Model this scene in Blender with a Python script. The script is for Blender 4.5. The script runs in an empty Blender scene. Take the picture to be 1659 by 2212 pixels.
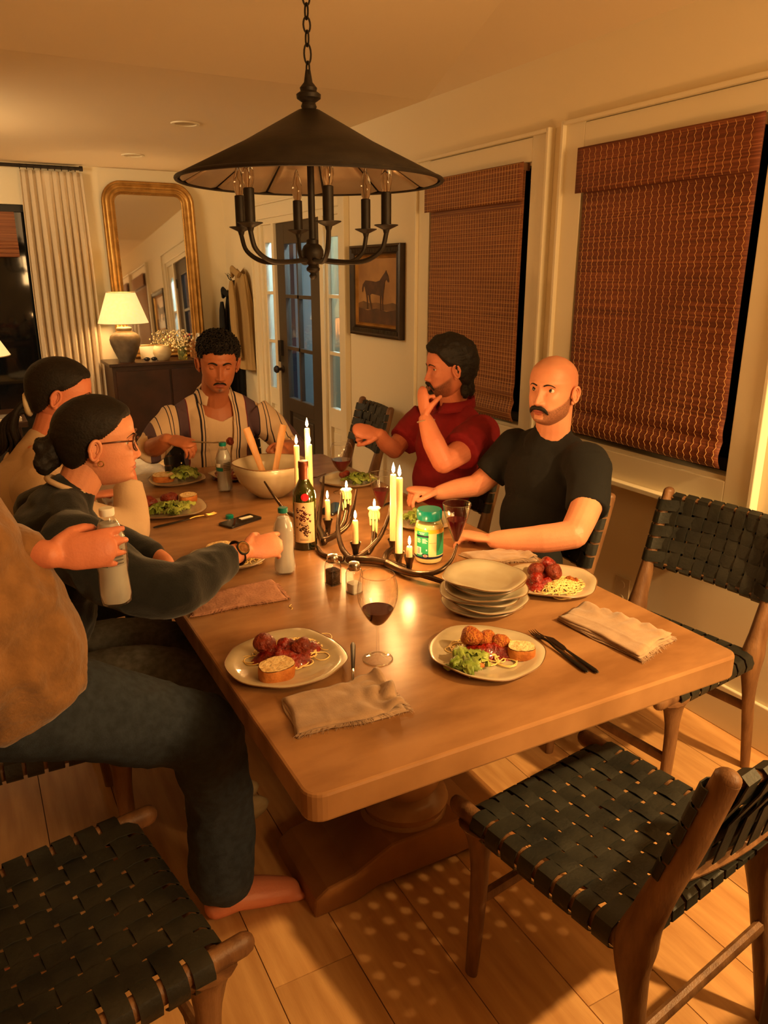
import bpy, bmesh, math, random
import numpy as np
from mathutils import Vector, Matrix, Euler, noise
random.seed(7); np.random.seed(7)
S = bpy.context.scene; COL = S.collection
PI = math.pi
def R(d): return math.radians(d)

# ------------------------------------------------------------------ camera
cd = bpy.data.cameras.new('camera'); cam = bpy.data.objects.new('camera', cd); COL.objects.link(cam)
cam.location = (0, 0, 1.6); cam.rotation_euler = (R(90-17.2), 0, R(-28.4))
cd.sensor_fit = 'VERTICAL'; cd.sensor_height = 24.0; cd.lens = 24*1660/2212; cd.clip_start = .02
S.camera = cam
# ------------------------------------------------------------------ world, exposure, room lights
S.view_settings.view_transform = 'Standard'; S.view_settings.look = 'None'
S.view_settings.exposure = 0.33; S.view_settings.gamma = 1.0; S.view_settings.use_curve_mapping = False
wd = bpy.data.worlds.new('night'); S.world = wd; wd.use_nodes = True
wd.node_tree.nodes['Background'].inputs[0].default_value = (.012, .016, .022, 1)
wd.node_tree.nodes['Background'].inputs[1].default_value = 1.0
def light(name, kind, loc, power, color, size=.05, rot=None, spot=None, blend=.5, size_y=None):
    l = bpy.data.lights.new(name, kind); l.energy = power; l.color = color
    if kind == 'AREA':
        l.size = size
        if size_y: l.shape = 'RECTANGLE'; l.size_y = size_y
    else: l.shadow_soft_size = size
    if kind == 'SPOT': l.spot_size = R(spot); l.spot_blend = blend
    o = bpy.data.objects.new(name, l); o.location = loc
    if rot: o.rotation_euler = rot
    COL.objects.link(o); return o
def aim(o, tgt):
    d = Vector(tgt)-Vector(o.location); o.rotation_euler = d.to_track_quat('-Z', 'Y').to_euler()
WARM = (1.0, .50, .17)
# kitchen pendant behind and to the right of the camera, plus two added warm area fills
k = light('kitchen_pendant', 'SPOT', (2.10, -.12, 2.25), 290, (1, .60, .22), .045, spot=80, blend=.75); aim(k, (1.95, 1.15, .1))
k = light('kitchen_fill', 'AREA', (1.7, -2.0, 2.3), 11, (1, .58, .24), 1.0); aim(k, (1.9, 2.6, 1.5))  # added warm fill from behind the camera, no fixture
k = light('ceiling_fill', 'AREA', (1.5, -.9, 1.75), 44, (1, .58, .22), .7); aim(k, (1.3, 2.2, 3.0))  # added upward fill that brightens the ceiling, no fixture
# added area fill that brightens the living room and the porch light outside the front door
k = light('living_room_fill', 'AREA', (-.9, 5.0, 2.2), 36, (1, .72, .38), .8); aim(k, (1.2, 7.2, 1.6))
light('porch_light', 'POINT', (2.66, 5.35, 2.3), 110, (.55, .82, 1.0), .06)

# ------------------------------------------------------------------ materials
MATS = {}
def mat(name, c=(.5, .5, .5), rough=.5, metal=0, c2=None, scale=8, detail=4, bump=0, bscale=60, stretch=None,
        spec=None, coat=0, trans=0, ior=1.45, emit=None, estr=0, sss=0, sheen=0, alpha=None, kind='noise', lo=.35, hi=.65, coord='Object'):
    m = bpy.data.materials.new(name); m.use_nodes = True; MATS[name] = m
    nt = m.node_tree; b = nt.nodes['Principled BSDF']; N = nt.nodes.new; L = nt.links.new
    b.inputs['Base Color'].default_value = (*c, 1); b.inputs['Roughness'].default_value = rough
    b.inputs['Metallic'].default_value = metal; b.inputs['IOR'].default_value = ior
    b.inputs['Coat Weight'].default_value = coat; b.inputs['Transmission Weight'].default_value = trans
    if spec is not None: b.inputs['Specular IOR Level'].default_value = spec
    if emit: b.inputs['Emission Color'].default_value = (*emit, 1); b.inputs['Emission Strength'].default_value = estr
    if sss: b.inputs['Subsurface Weight'].default_value = sss; b.inputs['Subsurface Radius'].default_value = (.02, .008, .004); b.inputs['Subsurface Scale'].default_value = .6
    if sheen: b.inputs['Sheen Weight'].default_value = sheen
    tc = N('ShaderNodeTexCoord'); mp = N('ShaderNodeMapping'); L(tc.outputs[coord], mp.inputs[0])
    if stretch: mp.inputs['Scale'].default_value = stretch
    if c2 is not None:
        if kind == 'wave':
            t = N('ShaderNodeTexWave'); t.inputs['Scale'].default_value = scale; t.inputs['Distortion'].default_value = 4; t.inputs['Detail'].default_value = detail
        else:
            t = N('ShaderNodeTexNoise'); t.inputs['Scale'].default_value = scale; t.inputs['Detail'].default_value = detail
        L(mp.outputs[0], t.inputs[0])
        r = N('ShaderNodeValToRGB'); r.color_ramp.elements[0].position = lo; r.color_ramp.elements[1].position = hi
        r.color_ramp.elements[0].color = (*c, 1); r.color_ramp.elements[1].color = (*c2, 1)
        L(t.outputs['Fac'], r.inputs[0]); L(r.outputs[0], b.inputs['Base Color']); m['ramp'] = r.name
    if bump:
        t2 = N('ShaderNodeTexNoise'); t2.inputs['Scale'].default_value = bscale; t2.inputs['Detail'].default_value = 5
        L(mp.outputs[0], t2.inputs[0]); bp = N('ShaderNodeBump'); bp.inputs['Strength'].default_value = bump; bp.inputs['Distance'].default_value = .01
        L(t2.outputs['Fac'], bp.inputs['Height']); L(bp.outputs[0], b.inputs['Normal'])
    return m
def rgb(r, g, b):   # sRGB 0-255 to linear
    f = lambda v: (v/255/12.92) if v/255 <= .04045 else ((v/255+.055)/1.055)**2.4
    return (f(r), f(g), f(b))
mat('wall', rgb(236, 222, 190), .85, bump=.05, bscale=300)
mat('ceiling', rgb(236, 218, 186), .9, bump=.05, bscale=200)
mat('trim', rgb(232, 220, 190), .45)
mat('floor', rgb(190, 138, 84), .45, c2=rgb(216, 166, 108), scale=3.0, detail=8, stretch=(9, 1, 1), bump=.06, bscale=40)
mat('floor_gap', rgb(60, 34, 16), .9)
mat('table', rgb(132, 92, 56), .27, c2=rgb(166, 122, 80), scale=3.2, detail=7, stretch=(1.2, 3, 1), bump=.035, bscale=14, spec=.6)
mat('table_dark', rgb(128, 82, 42), .4, c2=rgb(160, 110, 62), scale=4, detail=7, bump=.08, bscale=30)
mat('oak', rgb(104, 70, 44), .45, c2=rgb(134, 96, 62), scale=6, detail=8, stretch=(6, 6, 1.2), bump=.15, bscale=45)
mat('leather', rgb(26, 27, 24), .5, c2=rgb(46, 45, 38), scale=10, detail=6, bump=.12, bscale=120)
mat('black_metal', rgb(38, 32, 27), .55, .4, c2=rgb(50, 42, 34), scale=20, bump=.06, bscale=90)
mat('bronze', rgb(70, 56, 44), .28, .85, c2=rgb(104, 84, 66), scale=14, bump=.08, bscale=60)
mat('gold', rgb(156, 114, 56), .38, .75, c2=rgb(190, 146, 80), scale=12, bump=.1, bscale=90)
mat('mirror_glass', (.86, .84, .8), .03, 1.0)
mat('antique_mirror', rgb(176, 158, 134), .35, .6, c2=rgb(198, 180, 155), scale=5, detail=6, bump=.05, bscale=30)
mat('brass', rgb(190, 150, 80), .3, .9)
mat('steel', rgb(190, 180, 165), .22, 1.0)
mat('dark_steel', rgb(52, 46, 40), .35, .8)
def glass_mat(name, c=(1, 1, 1), rough=0.0, ior=1.45):
    m = mat(name, c, rough, trans=1.0, ior=ior); return m
glass_mat('glass'); glass_mat('bottle_glass', (.42, .42, .08)); glass_mat('bulb_glass', (1, .96, .9))
glass_mat('pink_glass', (1, .90, .84))
def thin(name, tint, rough, w):
    m = bpy.data.materials.new(name); m.use_nodes = True; nt = m.node_tree; nt.nodes.clear(); N = nt.nodes.new; L = nt.links.new
    o = N('ShaderNodeOutputMaterial'); mx = N('ShaderNodeMixShader'); t = N('ShaderNodeBsdfTransparent'); g = N('ShaderNodeBsdfGlossy')
    lw = N('ShaderNodeLayerWeight'); lw.inputs[0].default_value = .5; pw_ = N('ShaderNodeMath'); pw_.operation = 'POWER'; pw_.inputs[1].default_value = 3.2
    L(lw.outputs['Facing'], pw_.inputs[0]); fr = N('ShaderNodeMath'); fr.operation = 'MULTIPLY_ADD'; fr.use_clamp = True; fr.inputs[1].default_value = w; fr.inputs[2].default_value = .045; L(pw_.outputs[0], fr.inputs[0])
    t.inputs[0].default_value = (*tint, 1); g.inputs[1].default_value = rough
    L(fr.outputs[0], mx.inputs[0]); L(t.outputs[0], mx.inputs[1]); L(g.outputs[0], mx.inputs[2]); L(mx.outputs[0], o.inputs[0])
    MATS[name] = m; return m
thin('pane', (.92, .95, .97), .01, .6); thin('wine_glass', (.985, .975, .955), .03, .95); thin('plastic', (.93, .93, .93), .12, 1.0)
mat('night_glass', (.004, .005, .006), .04, spec=.6)
mat('wine', (.055, .002, .006), .05, spec=.6)
mat('wax', rgb(244, 226, 168), .45, sss=.6, emit=(1, .62, .22), estr=.03)
mat('wick', (.02, .015, .01), .9)
mat('flame', (1, .7, .3), .5, emit=(1, .62, .24), estr=26)
mat('shade', rgb(250, 226, 170), .8, c2=rgb(236, 206, 142), scale=40, emit=(1, .66, .24), estr=.8)
mat('lampbase', rgb(120, 104, 84), .8, c2=rgb(84, 70, 54), scale=9, bump=.25, bscale=40)
mat('lampbase_pale', rgb(206, 190, 170), .5)
mat('darkwood', rgb(44, 24, 14), .35, c2=rgb(62, 34, 20), scale=6, stretch=(1, 8, 1), bump=.08)
mat('ceramic', rgb(196, 184, 158), .22, c2=rgb(178, 162, 132), scale=7, detail=6, bump=.06, bscale=14, coat=.4)
mat('ceramic_rim', rgb(120, 84, 50), .35)
mat('linen', rgb(150, 120, 92), .95, c2=rgb(166, 136, 106), scale=30, bump=.12, bscale=300, sheen=.3)
mat('linen_pink', rgb(160, 112, 88), .95, c2=rgb(176, 128, 102), scale=30, bump=.3, bscale=160)
mat('curtain', rgb(212, 194, 166), .95, bump=.06, bscale=300, sheen=.2)
mat('bread', rgb(232, 208, 156), .9, c2=rgb(208, 170, 112), scale=70, bump=.6, bscale=120)
mat('crust', rgb(196, 124, 54), .6, c2=rgb(164, 92, 34), scale=30, bump=.3, bscale=90)
mat('sauce', rgb(150, 26, 8), .18, c2=rgb(96, 14, 4), scale=50, bump=.7, bscale=130, coat=.4)
mat('meatball', rgb(132, 44, 14), .5, c2=rgb(92, 24, 8), scale=45, bump=.9, bscale=110, coat=.1)
mat('cheesed', rgb(196, 120, 40), .6, c2=rgb(150, 60, 16), scale=160, bump=.9, bscale=220)
mat('noodle', rgb(234, 202, 128), .35, coat=.3)
mat('lettuce', rgb(104, 128, 40), .45, c2=rgb(168, 180, 88), scale=22, bump=.4, bscale=70)
mat('skin_a', rgb(222, 150, 112), .5, c2=rgb(212, 132, 96), scale=14, sss=.12, bump=.12, bscale=220)
mat('teal', rgb(0, 118, 108), .3, coat=.3)
mat('label_green', rgb(40, 150, 104), .4); mat('label_navy', rgb(20, 30, 60), .4); mat('label_cream', rgb(230, 208, 150), .5)
mat('label_yellow', rgb(236, 178, 50), .4); mat('label_red', rgb(190, 24, 40), .4); mat('white_print', rgb(240, 240, 232), .5)
mat('wine_label', rgb(214, 180, 138), .7, c2=rgb(200, 160, 116), scale=20)
mat('maroon_ink', rgb(96, 22, 30), .6); mat('brown_ink', rgb(92, 52, 32), .7)
mat('foil', rgb(110, 56, 34), .35, .5)
mat('cheese_powder', rgb(240, 214, 150), .8, bump=.3, bscale=300)
mat('pepper', rgb(40, 26, 18), .9, c2=rgb(80, 56, 36), scale=260, bump=.5, bscale=300); mat('salt', rgb(232, 224, 206), .8)
mat('phone_black', (.012, .012, .014), .12, coat=.5); mat('black_plastic', (.014, .013, .012), .4)
mat('bamboo_utensil', rgb(196, 144, 88), .5, c2=rgb(176, 124, 72), scale=8, stretch=(8, 8, 1))
mat('paper', rgb(230, 222, 204), .8); mat('paper_dark', rgb(90, 86, 84), .5)
mat('frozen_water', rgb(236, 234, 226), .35, c2=rgb(205, 205, 200), scale=16, trans=.45)
mat('door_dark', rgb(66, 56, 44), .5)
mat('backdrop_board', rgb(210, 222, 226), .7)
mat('bark_jacket', rgb(140, 100, 58), .95, c2=rgb(122, 86, 48), scale=30, bump=.3, bscale=100, sheen=.3)
mat('denim', rgb(46, 56, 68), .95, c2=rgb(36, 44, 54), scale=60, bump=.15, bscale=300)
mat('denim_grey', rgb(88, 86, 80), .95, c2=rgb(70, 68, 62), scale=60, bump=.15, bscale=300)
mat('sweatshirt', rgb(20, 24, 25), .95, c2=rgb(16, 19, 20), scale=60, bump=.15, bscale=200, sheen=.2)
mat('sweater_white', rgb(206, 178, 146), .95, bump=.15, bscale=150)
mat('tee_black', rgb(17, 16, 15), .9, bump=.1, bscale=200)
mat('red_shirt', rgb(140, 16, 26), .85, c2=rgb(122, 10, 20), scale=12, bump=.1, bscale=200)
mat('tank', rgb(232, 206, 172), .9, bump=.1, bscale=300)
mat('hair_dark', rgb(15, 10, 8), .68, c2=rgb(24, 16, 11), scale=60, bump=.25, bscale=160)
mat('hair_brown', rgb(40, 26, 18), .7, c2=rgb(26, 17, 12), scale=40, bump=.5, bscale=80)
mat('eye_white', rgb(225, 214, 200), .2, coat=.5); mat('iris', rgb(60, 40, 26), .2, coat=.5); mat('pupil', (.004, .004, .004), .1, coat=.5)
mat('scrunchie', rgb(232, 214, 176), .8)
mat('tortoise', rgb(80, 36, 16), .2, coat=.6)
mat('coat_tan', rgb(168, 138, 90), .95, bump=.15, bscale=200); mat('coat_black', rgb(20, 20, 22), .9)
mat('rug', rgb(206, 186, 150), 1, c2=rgb(188, 160, 118), scale=14, bump=.4, bscale=200)
mat('pale_wood', rgb(214, 176, 116), .5, c2=rgb(230, 196, 140), scale=5, stretch=(1, 6, 1))
mat('throw', rgb(228, 214, 190), .95, bump=.4, bscale=60)
mat('flower', rgb(232, 214, 168), .8); mat('stem', rgb(70, 88, 34), .7); mat('pink_flower', rgb(200, 90, 80), .8)
mat('vase_glass', rgb(190, 200, 120), .1, trans=.8)
mat('planter', rgb(214, 198, 160), .6, c2=rgb(170, 140, 96), scale=4, stretch=(1, 1, 3))
mat('wicker', rgb(176, 118, 58), .7, c2=rgb(130, 80, 36), scale=60, bump=.6, bscale=160)
mat('frame_dark', rgb(40, 28, 18), .35, c2=rgb(56, 40, 26), scale=10)
mat('taupe', rgb(84, 70, 60), .9)
mat('outlet', rgb(200, 180, 146), .4)
mat('horse', rgb(64, 38, 22), .6, c2=rgb(88, 54, 30), scale=20)
# stubble/lip/scalp tinted skin: colour attribute 'tint' (r lips, g beard shadow, b scalp shadow)
def skin_mat(name, base, lip, stub, c2):
    m = mat(name, base, .48, c2=c2, scale=10, sss=.10, bump=.1, bscale=200)
    nt = m.node_tree; b = nt.nodes['Principled BSDF']; N = nt.nodes.new; L = nt.links.new
    src = b.inputs['Base Color'].links[0].from_socket
    at = N('ShaderNodeAttribute'); at.attribute_name = 'tint'; sp = N('ShaderNodeSeparateColor'); L(at.outputs['Color'], sp.inputs[0])
    nz = N('ShaderNodeTexNoise'); nz.inputs['Scale'].default_value = 420
    tc = N('ShaderNodeTexCoord'); L(tc.outputs['Object'], nz.inputs[0])
    def mix(fac, a, col):
        x = N('ShaderNodeMix'); x.data_type = 'RGBA'; L(fac, x.inputs['Factor']); L(a, x.inputs['A']); x.inputs['B'].default_value = (*col, 1); return x.outputs['Result']
    def mul(a, b2, add=0.):
        x = N('ShaderNodeMath'); x.operation = 'MULTIPLY_ADD'; L(a, x.inputs[0]); L(b2, x.inputs[1]); x.inputs[2].default_value = add; x.use_clamp = True; return x.outputs[0]
    mr = N('ShaderNodeMapRange'); L(nz.outputs['Fac'], mr.inputs[0]); mr.inputs[1].default_value = .3; mr.inputs[2].default_value = .6; mr.inputs[3].default_value = .55; mr.inputs[4].default_value = 1.0
    a = mix(sp.outputs[0], src, lip); a = mix(mul(sp.outputs[1], mr.outputs[0]), a, stub); a = mix(sp.outputs[2], a, stub)
    L(a, b.inputs['Base Color']); return m
skin_mat('skin_pale', rgb(226, 156, 120), rgb(176, 84, 74), rgb(92, 54, 34), rgb(218, 142, 108))
skin_mat('skin_red', rgb(214, 134, 100), rgb(170, 76, 66), rgb(70, 40, 26), rgb(204, 120, 90))
skin_mat('skin_brown', rgb(196, 122, 82), rgb(156, 76, 62), rgb(60, 32, 22), rgb(184, 110, 74))

# ------------------------------------------------------------------ mesh builder
class MB:
    def __init__(s): s.v = []; s.f = []; s.m = []; s.n = 0; s.cur = 0
    def add(s, vs, fs):
        vs = np.asarray(vs, float).reshape(-1, 3); s.v.append(vs); o = s.n
        s.f += [tuple(i+o for i in f) for f in fs]; s.m += [s.cur]*len(fs); s.n += len(vs); return s
    def use(s, i): s.cur = i; return s
    def V(s): return np.concatenate(s.v) if s.v else np.zeros((0, 3))
    def xf(s, M):
        M = np.array(M); v = s.V(); v = v@M[:3, :3].T+M[:3, 3]; s.v = [v]; return s
    def join(s, o, mi=None):
        off = s.n; s.v.append(o.V()); s.f += [tuple(i+off for i in f) for f in o.f]; s.m += ([mi]*len(o.f) if mi is not None else o.m); s.n += o.n; return s
    def box(s, c, d, rz=0, rot=None):
        c = np.array(c, float); d = np.array(d, float)/2
        p = np.array([[x, y, z] for x in (-1, 1) for y in (-1, 1) for z in (-1, 1)])*d
        M = np.array(rot) if rot is not None else np.array(Matrix.Rotation(rz, 3, 'Z'))
        p = p@M.T+c
        return s.add(p, [(0, 1, 3, 2), (4, 6, 7, 5), (0, 4, 5, 1), (2, 3, 7, 6), (0, 2, 6, 4), (1, 5, 7, 3)])
    def grid(s, P, cu=False, cv=False, flip=False):
        P = np.asarray(P, float); nu, nv = P.shape[:2]; fs = []
        for i in range(nu if cu else nu-1):
            for j in range(nv if cv else nv-1):
                a, b, c, d = i*nv+j, ((i+1) % nu)*nv+j, ((i+1) % nu)*nv+(j+1) % nv, i*nv+(j+1) % nv
                fs.append((a, d, c, b) if flip else (a, b, c, d))
        return s.add(P.reshape(-1, 3), fs)
    def lathe(s, prof, n=28, c=(0, 0, 0), M=None, wob=None):
        P = []
        for r, z in prof:
            row = []
            for k in range(n):
                a = 2*PI*k/n; rr = r*(wob(a, r, z) if wob else 1)
                row.append((rr*math.cos(a), rr*math.sin(a), z))
            P.append(row)
        P = np.array(P)
        if M is not None: M = np.array(M); P = P@M[:3, :3].T+(M[:3, 3] if M.shape[0] == 4 else 0)
        P = P+np.array(c)
        o = s.n; s.grid(P, False, True, flip=True)
        if prof[0][0] > 1e-5: s.f.append(tuple(o+k for k in range(n))[::-1]); s.m.append(s.cur)
        if prof[-1][0] > 1e-5: s.f.append(tuple(o+(len(prof)-1)*n+k for k in range(n))); s.m.append(s.cur)
        return s
    def lathe_open(s, prof, n=28, c=(0, 0, 0), M=None, wob=None):
        l = len(s.f); k = MB(); k.cur = s.cur; k.lathe(prof, n, c, M, wob)
        if prof[-1][0] > 1e-5: k.f.pop(); k.m.pop()
        if prof[0][0] > 1e-5: k.f.pop(); k.m.pop()
        return s.join(k)
    def tube(s, pts, r, n=10, cap=True, flat=None, up=None, closed=False, roundcap=False):
        pts = [np.array(p, float) for p in pts]; m = len(pts)
        r = [r]*m if np.isscalar(r) else list(r)
        if roundcap:
            a = pts[0]-pts[1]; a /= np.linalg.norm(a); b = pts[-1]-pts[-2]; b /= np.linalg.norm(b)
            pre = []; pr_ = []
            for q in (80, 60, 35): pre.append(pts[0]+a*r[0]*math.sin(R(q))); pr_.append(r[0]*math.cos(R(q)))
            po = []; por = []
            for q in (35, 60, 80): po.append(pts[-1]+b*r[-1]*math.sin(R(q))); por.append(r[-1]*math.cos(R(q)))
            pts = pre+pts+po; r = pr_+r+por; m = len(pts)
        T = []
        for i in range(m):
            a = pts[(i-1) % m] if (closed or i > 0) else pts[0]; b = pts[(i+1) % m] if (closed or i < m-1) else pts[-1]
            d = b-a; T.append(d/(np.linalg.norm(d)+1e-12))
        u = np.array(up if up is not None else ((0, 0, 1) if abs(T[0][2]) < .9 else (1, 0, 0)), float)
        rows = []
        for i in range(m):
            u = u-T[i]*np.dot(u, T[i]); u /= np.linalg.norm(u)+1e-12; w = np.cross(T[i], u)
            fa, fb = flat if flat else (1, 1)
            rows.append([pts[i]+r[i]*(fa*math.cos(2*PI*k/n)*w+fb*math.sin(2*PI*k/n)*u) for k in range(n)])
        o = s.n; s.grid(rows, closed, True)
        if cap and not closed:
            s.f.append(tuple(o+k for k in range(n))); s.f.append(tuple(o+(m-1)*n+k for k in range(n))[::-1]); s.m += [s.cur]*2
        return s
    def ball(s, c, r, nu=12, nv=8, rot=None):
        r = np.array([r]*3 if np.isscalar(r) else r, float); P = []
        for i in range(nv+1):
            t = PI*i/nv
            P.append([(math.sin(t)*math.cos(2*PI*k/nu), math.sin(t)*math.sin(2*PI*k/nu), -math.cos(t)) for k in range(nu)])
        P = np.array(P)*r
        if rot is not None: P = P@np.array(rot).T
        return s.grid(P+np.array(c), False, True, flip=True)
    def prism(s, poly, z0, z1, M=None):
        n = len(poly); v = [(x, y, z0) for x, y in poly]+[(x, y, z1) for x, y in poly]; v = np.array(v, float)
        if M is not None: M = np.array(M); v = v@M[:3, :3].T+M[:3, 3]
        return s.add(v, [tuple(range(n))[::-1], tuple(range(n, 2*n))]+[(i, (i+1) % n, n+(i+1) % n, n+i) for i in range(n)])
    def mesh(s, name, mats, smooth=True, weld=False):
        me = bpy.data.meshes.new(name); me.from_pydata(s.V().tolist(), [], s.f)
        for m in mats: me.materials.append(MATS[m])
        if len(mats) > 1: me.polygons.foreach_set('material_index', s.m)
        me.polygons.foreach_set('use_smooth', [smooth]*len(me.polygons)); me.update()
        if weld:
            bm = bmesh.new(); bm.from_mesh(me); bmesh.ops.remove_doubles(bm, verts=bm.verts, dist=1e-5); bmesh.ops.recalc_face_normals(bm, faces=bm.faces); bm.to_mesh(me); bm.free()
        return me
def thing(name, label, cat, loc=(0, 0, 0), rz=0, group=None):
    o = bpy.data.objects.new(name, None); o.empty_display_size = .05; COL.objects.link(o)
    o.location = loc; o.rotation_euler = (0, 0, rz); tag(o, label, cat, group); return o
def tag(o, label=None, cat=None, group=None, kind=None):
    if label: o['label'] = label
    if cat: o['category'] = cat
    if group: o['group'] = group
    if kind: o['kind'] = kind
    return o
def ob(name, mb, mats, parent=None, smooth=True, bevel=0, solid=0, world=False, loc=None, rz=None, label=None, kind=None, sharp=True, weld=False, sub=0, group=None, cat=None):
    mats = [mats] if isinstance(mats, str) else mats
    if isinstance(mb, MB):
        if world and parent is not None: mb.xf(np.linalg.inv(np.array(tmat(parent))))
        me = mb.mesh(name, mats, smooth, weld)
    else: me = mb
    o = bpy.data.objects.new(name, me); COL.objects.link(o)
    if parent is not None: o.parent = parent
    if loc is not None: o.location = loc
    if rz is not None: o.rotation_euler = (0, 0, rz)
    if solid: md = o.modifiers.new('thick', 'SOLIDIFY'); md.thickness = solid; md.offset = 0
    if sub: md = o.modifiers.new('sub', 'SUBSURF'); md.levels = sub; md.render_levels = sub
    if bevel: md = o.modifiers.new('edge', 'BEVEL'); md.width = bevel; md.segments = 2; md.limit_method = 'ANGLE'; md.angle_limit = R(40)
    if smooth and sharp:
        bm = bmesh.new(); bm.from_mesh(me)
        for e in bm.edges:
            if len(e.link_faces) == 2 and e.calc_face_angle(0) > R(42): e.smooth = False
        bm.to_mesh(me); bm.free()
    return tag(o, label, cat, group, kind)
def tmat(o):
    M = Matrix.LocRotScale(o.location, o.rotation_euler, o.scale)
    while o.parent: o = o.parent; M = Matrix.LocRotScale(o.location, o.rotation_euler, o.scale)@M
    return M
def dup(root, loc, rz, label=None, group=None, rot=None):
    r = root.copy(); COL.objects.link(r); r.location = loc; r.rotation_euler = rot if rot else (0, 0, rz)
    if label: r['label'] = label
    if group: r['group'] = group
    for ch in list(root.children):
        c = ch.copy(); COL.objects.link(c); c.parent = r
        for g in ch.children:
            d = g.copy(); COL.objects.link(d); d.parent = c
    return r
def bez(P, n=12):
    P = [np.array(p, float) for p in P]; out = []
    for i in range(len(P)-1):       # catmull-rom
        p0 = P[max(i-1, 0)]; p1 = P[i]; p2 = P[i+1]; p3 = P[min(i+2, len(P)-1)]
        for t in np.linspace(0, 1, n, endpoint=False):
            out.append(.5*((2*p1)+(-p0+p2)*t+(2*p0-5*p1+4*p2-p3)*t*t+(-p0+3*p1-3*p2+p3)*t**3))
    out.append(P[-1]); return out
def nz(x, y=0., z=0.): return noise.noise(Vector((x, y, z)))
# ================================================================== ROOM
WX = 2.28; FY = 7.3; LX = -3.2; BY = -2.6
def struct(name, mb, m, parent=None, **k):
    o = ob(name, mb, m, parent, **k)
    if parent is None: o['kind'] = 'structure'
    return o
# floor: dark sub-floor and single oak planks
fl = struct('floor', MB().box(((LX+WX)/2, (BY+FY)/2, -.03), (WX-LX+.3, FY-BY+.3, .05)), 'floor_gap', smooth=False)
pw = .205
plank_meshes = {}
for i in range(int((WX-LX)/pw)+1):
    x = WX-pw*(i+.5); y = BY-random.uniform(0, 1.6)
    if x < LX: break
    while y < FY:
        ln = random.choice([1.8, 2.2, 2.6]); y0 = max(y, BY); y1 = min(y+ln, FY)
        if y1-y0 > .05 and (x > -1.2 or y1 > 2.5):
            key = round(y1-y0, 2)
            if key not in plank_meshes:
                plank_meshes[key] = MB().box((0, 0, -.009), (pw-.0025, key-.0025, .018)).mesh('plank', ['floor'], False)
            o = ob('plank', plank_meshes[key], 'floor', fl, smooth=False, loc=(x, (y0+y1)/2, random.uniform(0, .0006)))
        y += ln
# one knot pattern, board tone varies per plank
nt = MATS['floor'].node_tree; N = nt.nodes.new; L = nt.links.new; bs = nt.nodes['Principled BSDF']
src = bs.inputs['Base Color'].links[0].from_socket
oi = N('ShaderNodeObjectInfo'); hs = N('ShaderNodeHueSaturation'); mr = N('ShaderNodeMapRange'); mr.inputs[3].default_value = .82; mr.inputs[4].default_value = 1.12
L(oi.outputs['Random'], mr.inputs[0]); L(mr.outputs[0], hs.inputs['Value']); L(src, hs.inputs['Color'])
tcf = N('ShaderNodeTexCoord'); vo = N('ShaderNodeTexVoronoi'); vo.inputs['Scale'].default_value = 1.6; mpf = N('ShaderNodeMapping'); mpf.inputs['Scale'].default_value = (1.3, .8, 1)
ad = N('ShaderNodeVectorMath'); ad.operation = 'ADD'; cmb = N('ShaderNodeCombineXYZ'); sc = N('ShaderNodeMath'); sc.operation = 'MULTIPLY'; sc.inputs[1].default_value = 37
L(oi.outputs['Random'], sc.inputs[0]); L(sc.outputs[0], cmb.inputs[0]); L(sc.outputs[0], cmb.inputs[1]); L(tcf.outputs['Object'], ad.inputs[0]); L(cmb.outputs[0], ad.inputs[1]); L(ad.outputs[0], mpf.inputs[0]); L(mpf.outputs[0], vo.inputs[0])
kr = N('ShaderNodeValToRGB'); kr.color_ramp.elements[0].position = .03; kr.color_ramp.elements[0].color = (1, 1, 1, 1); kr.color_ramp.elements[1].position = .055; kr.color_ramp.elements[1].color = (0, 0, 0, 1)
L(vo.outputs['Distance'], kr.inputs[0]); mk = N('ShaderNodeMix'); mk.data_type = 'RGBA'; L(kr.outputs[0], mk.inputs['Factor']); L(hs.outputs[0], mk.inputs['A']); mk.inputs['B'].default_value = (*rgb(96, 52, 24), 1)
L(mk.outputs['Result'], bs.inputs['Base Color'])
# noise coordinates shifted per plank
for n_ in nt.nodes:
    if n_.type == 'MAPPING' and n_ != mpf:
        L(ad.outputs[0], n_.inputs[0])

# ceiling: flat over the living room, hipped vault over the dining table
CZ = 2.455; CY = 3.77; kA, kB = .11, .364
def cz(x, y): return CZ+max(0, min(kA*(CY-y), kB*(WX-x)))
def quad(m, pts):
    top = [(x, y, z+.08) for x, y, z in pts]; n = len(pts)
    m.add(pts+top, [tuple(range(n)), tuple(range(n, 2*n))[::-1]]+[(i, n+i, n+(i+1) % n, (i+1) % n) for i in range(n)])
cm = MB()
quad(cm, [(LX-.15, FY+.15, CZ), (WX+.15, FY+.15, CZ), (WX+.15, CY, CZ), (LX-.15, CY, CZ)])
yb = BY-.15; t_ = CY-yb; xh = WX-kA/kB*t_
quad(cm, [(LX-.15, CY, CZ), (WX, CY, CZ), (xh, yb, CZ+kA*t_), (LX-.15, yb, CZ+kA*t_)])
quad(cm, [(WX, CY, CZ), (WX+.15, CY, CZ-.05), (WX+.15, yb, CZ-.05), (WX, yb, CZ), (xh, yb, CZ+kA*t_)][0:1]+[(WX, yb, CZ), (xh, yb, CZ+kA*t_)])
struct('ceiling', cm, 'ceiling', smooth=False)
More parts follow.
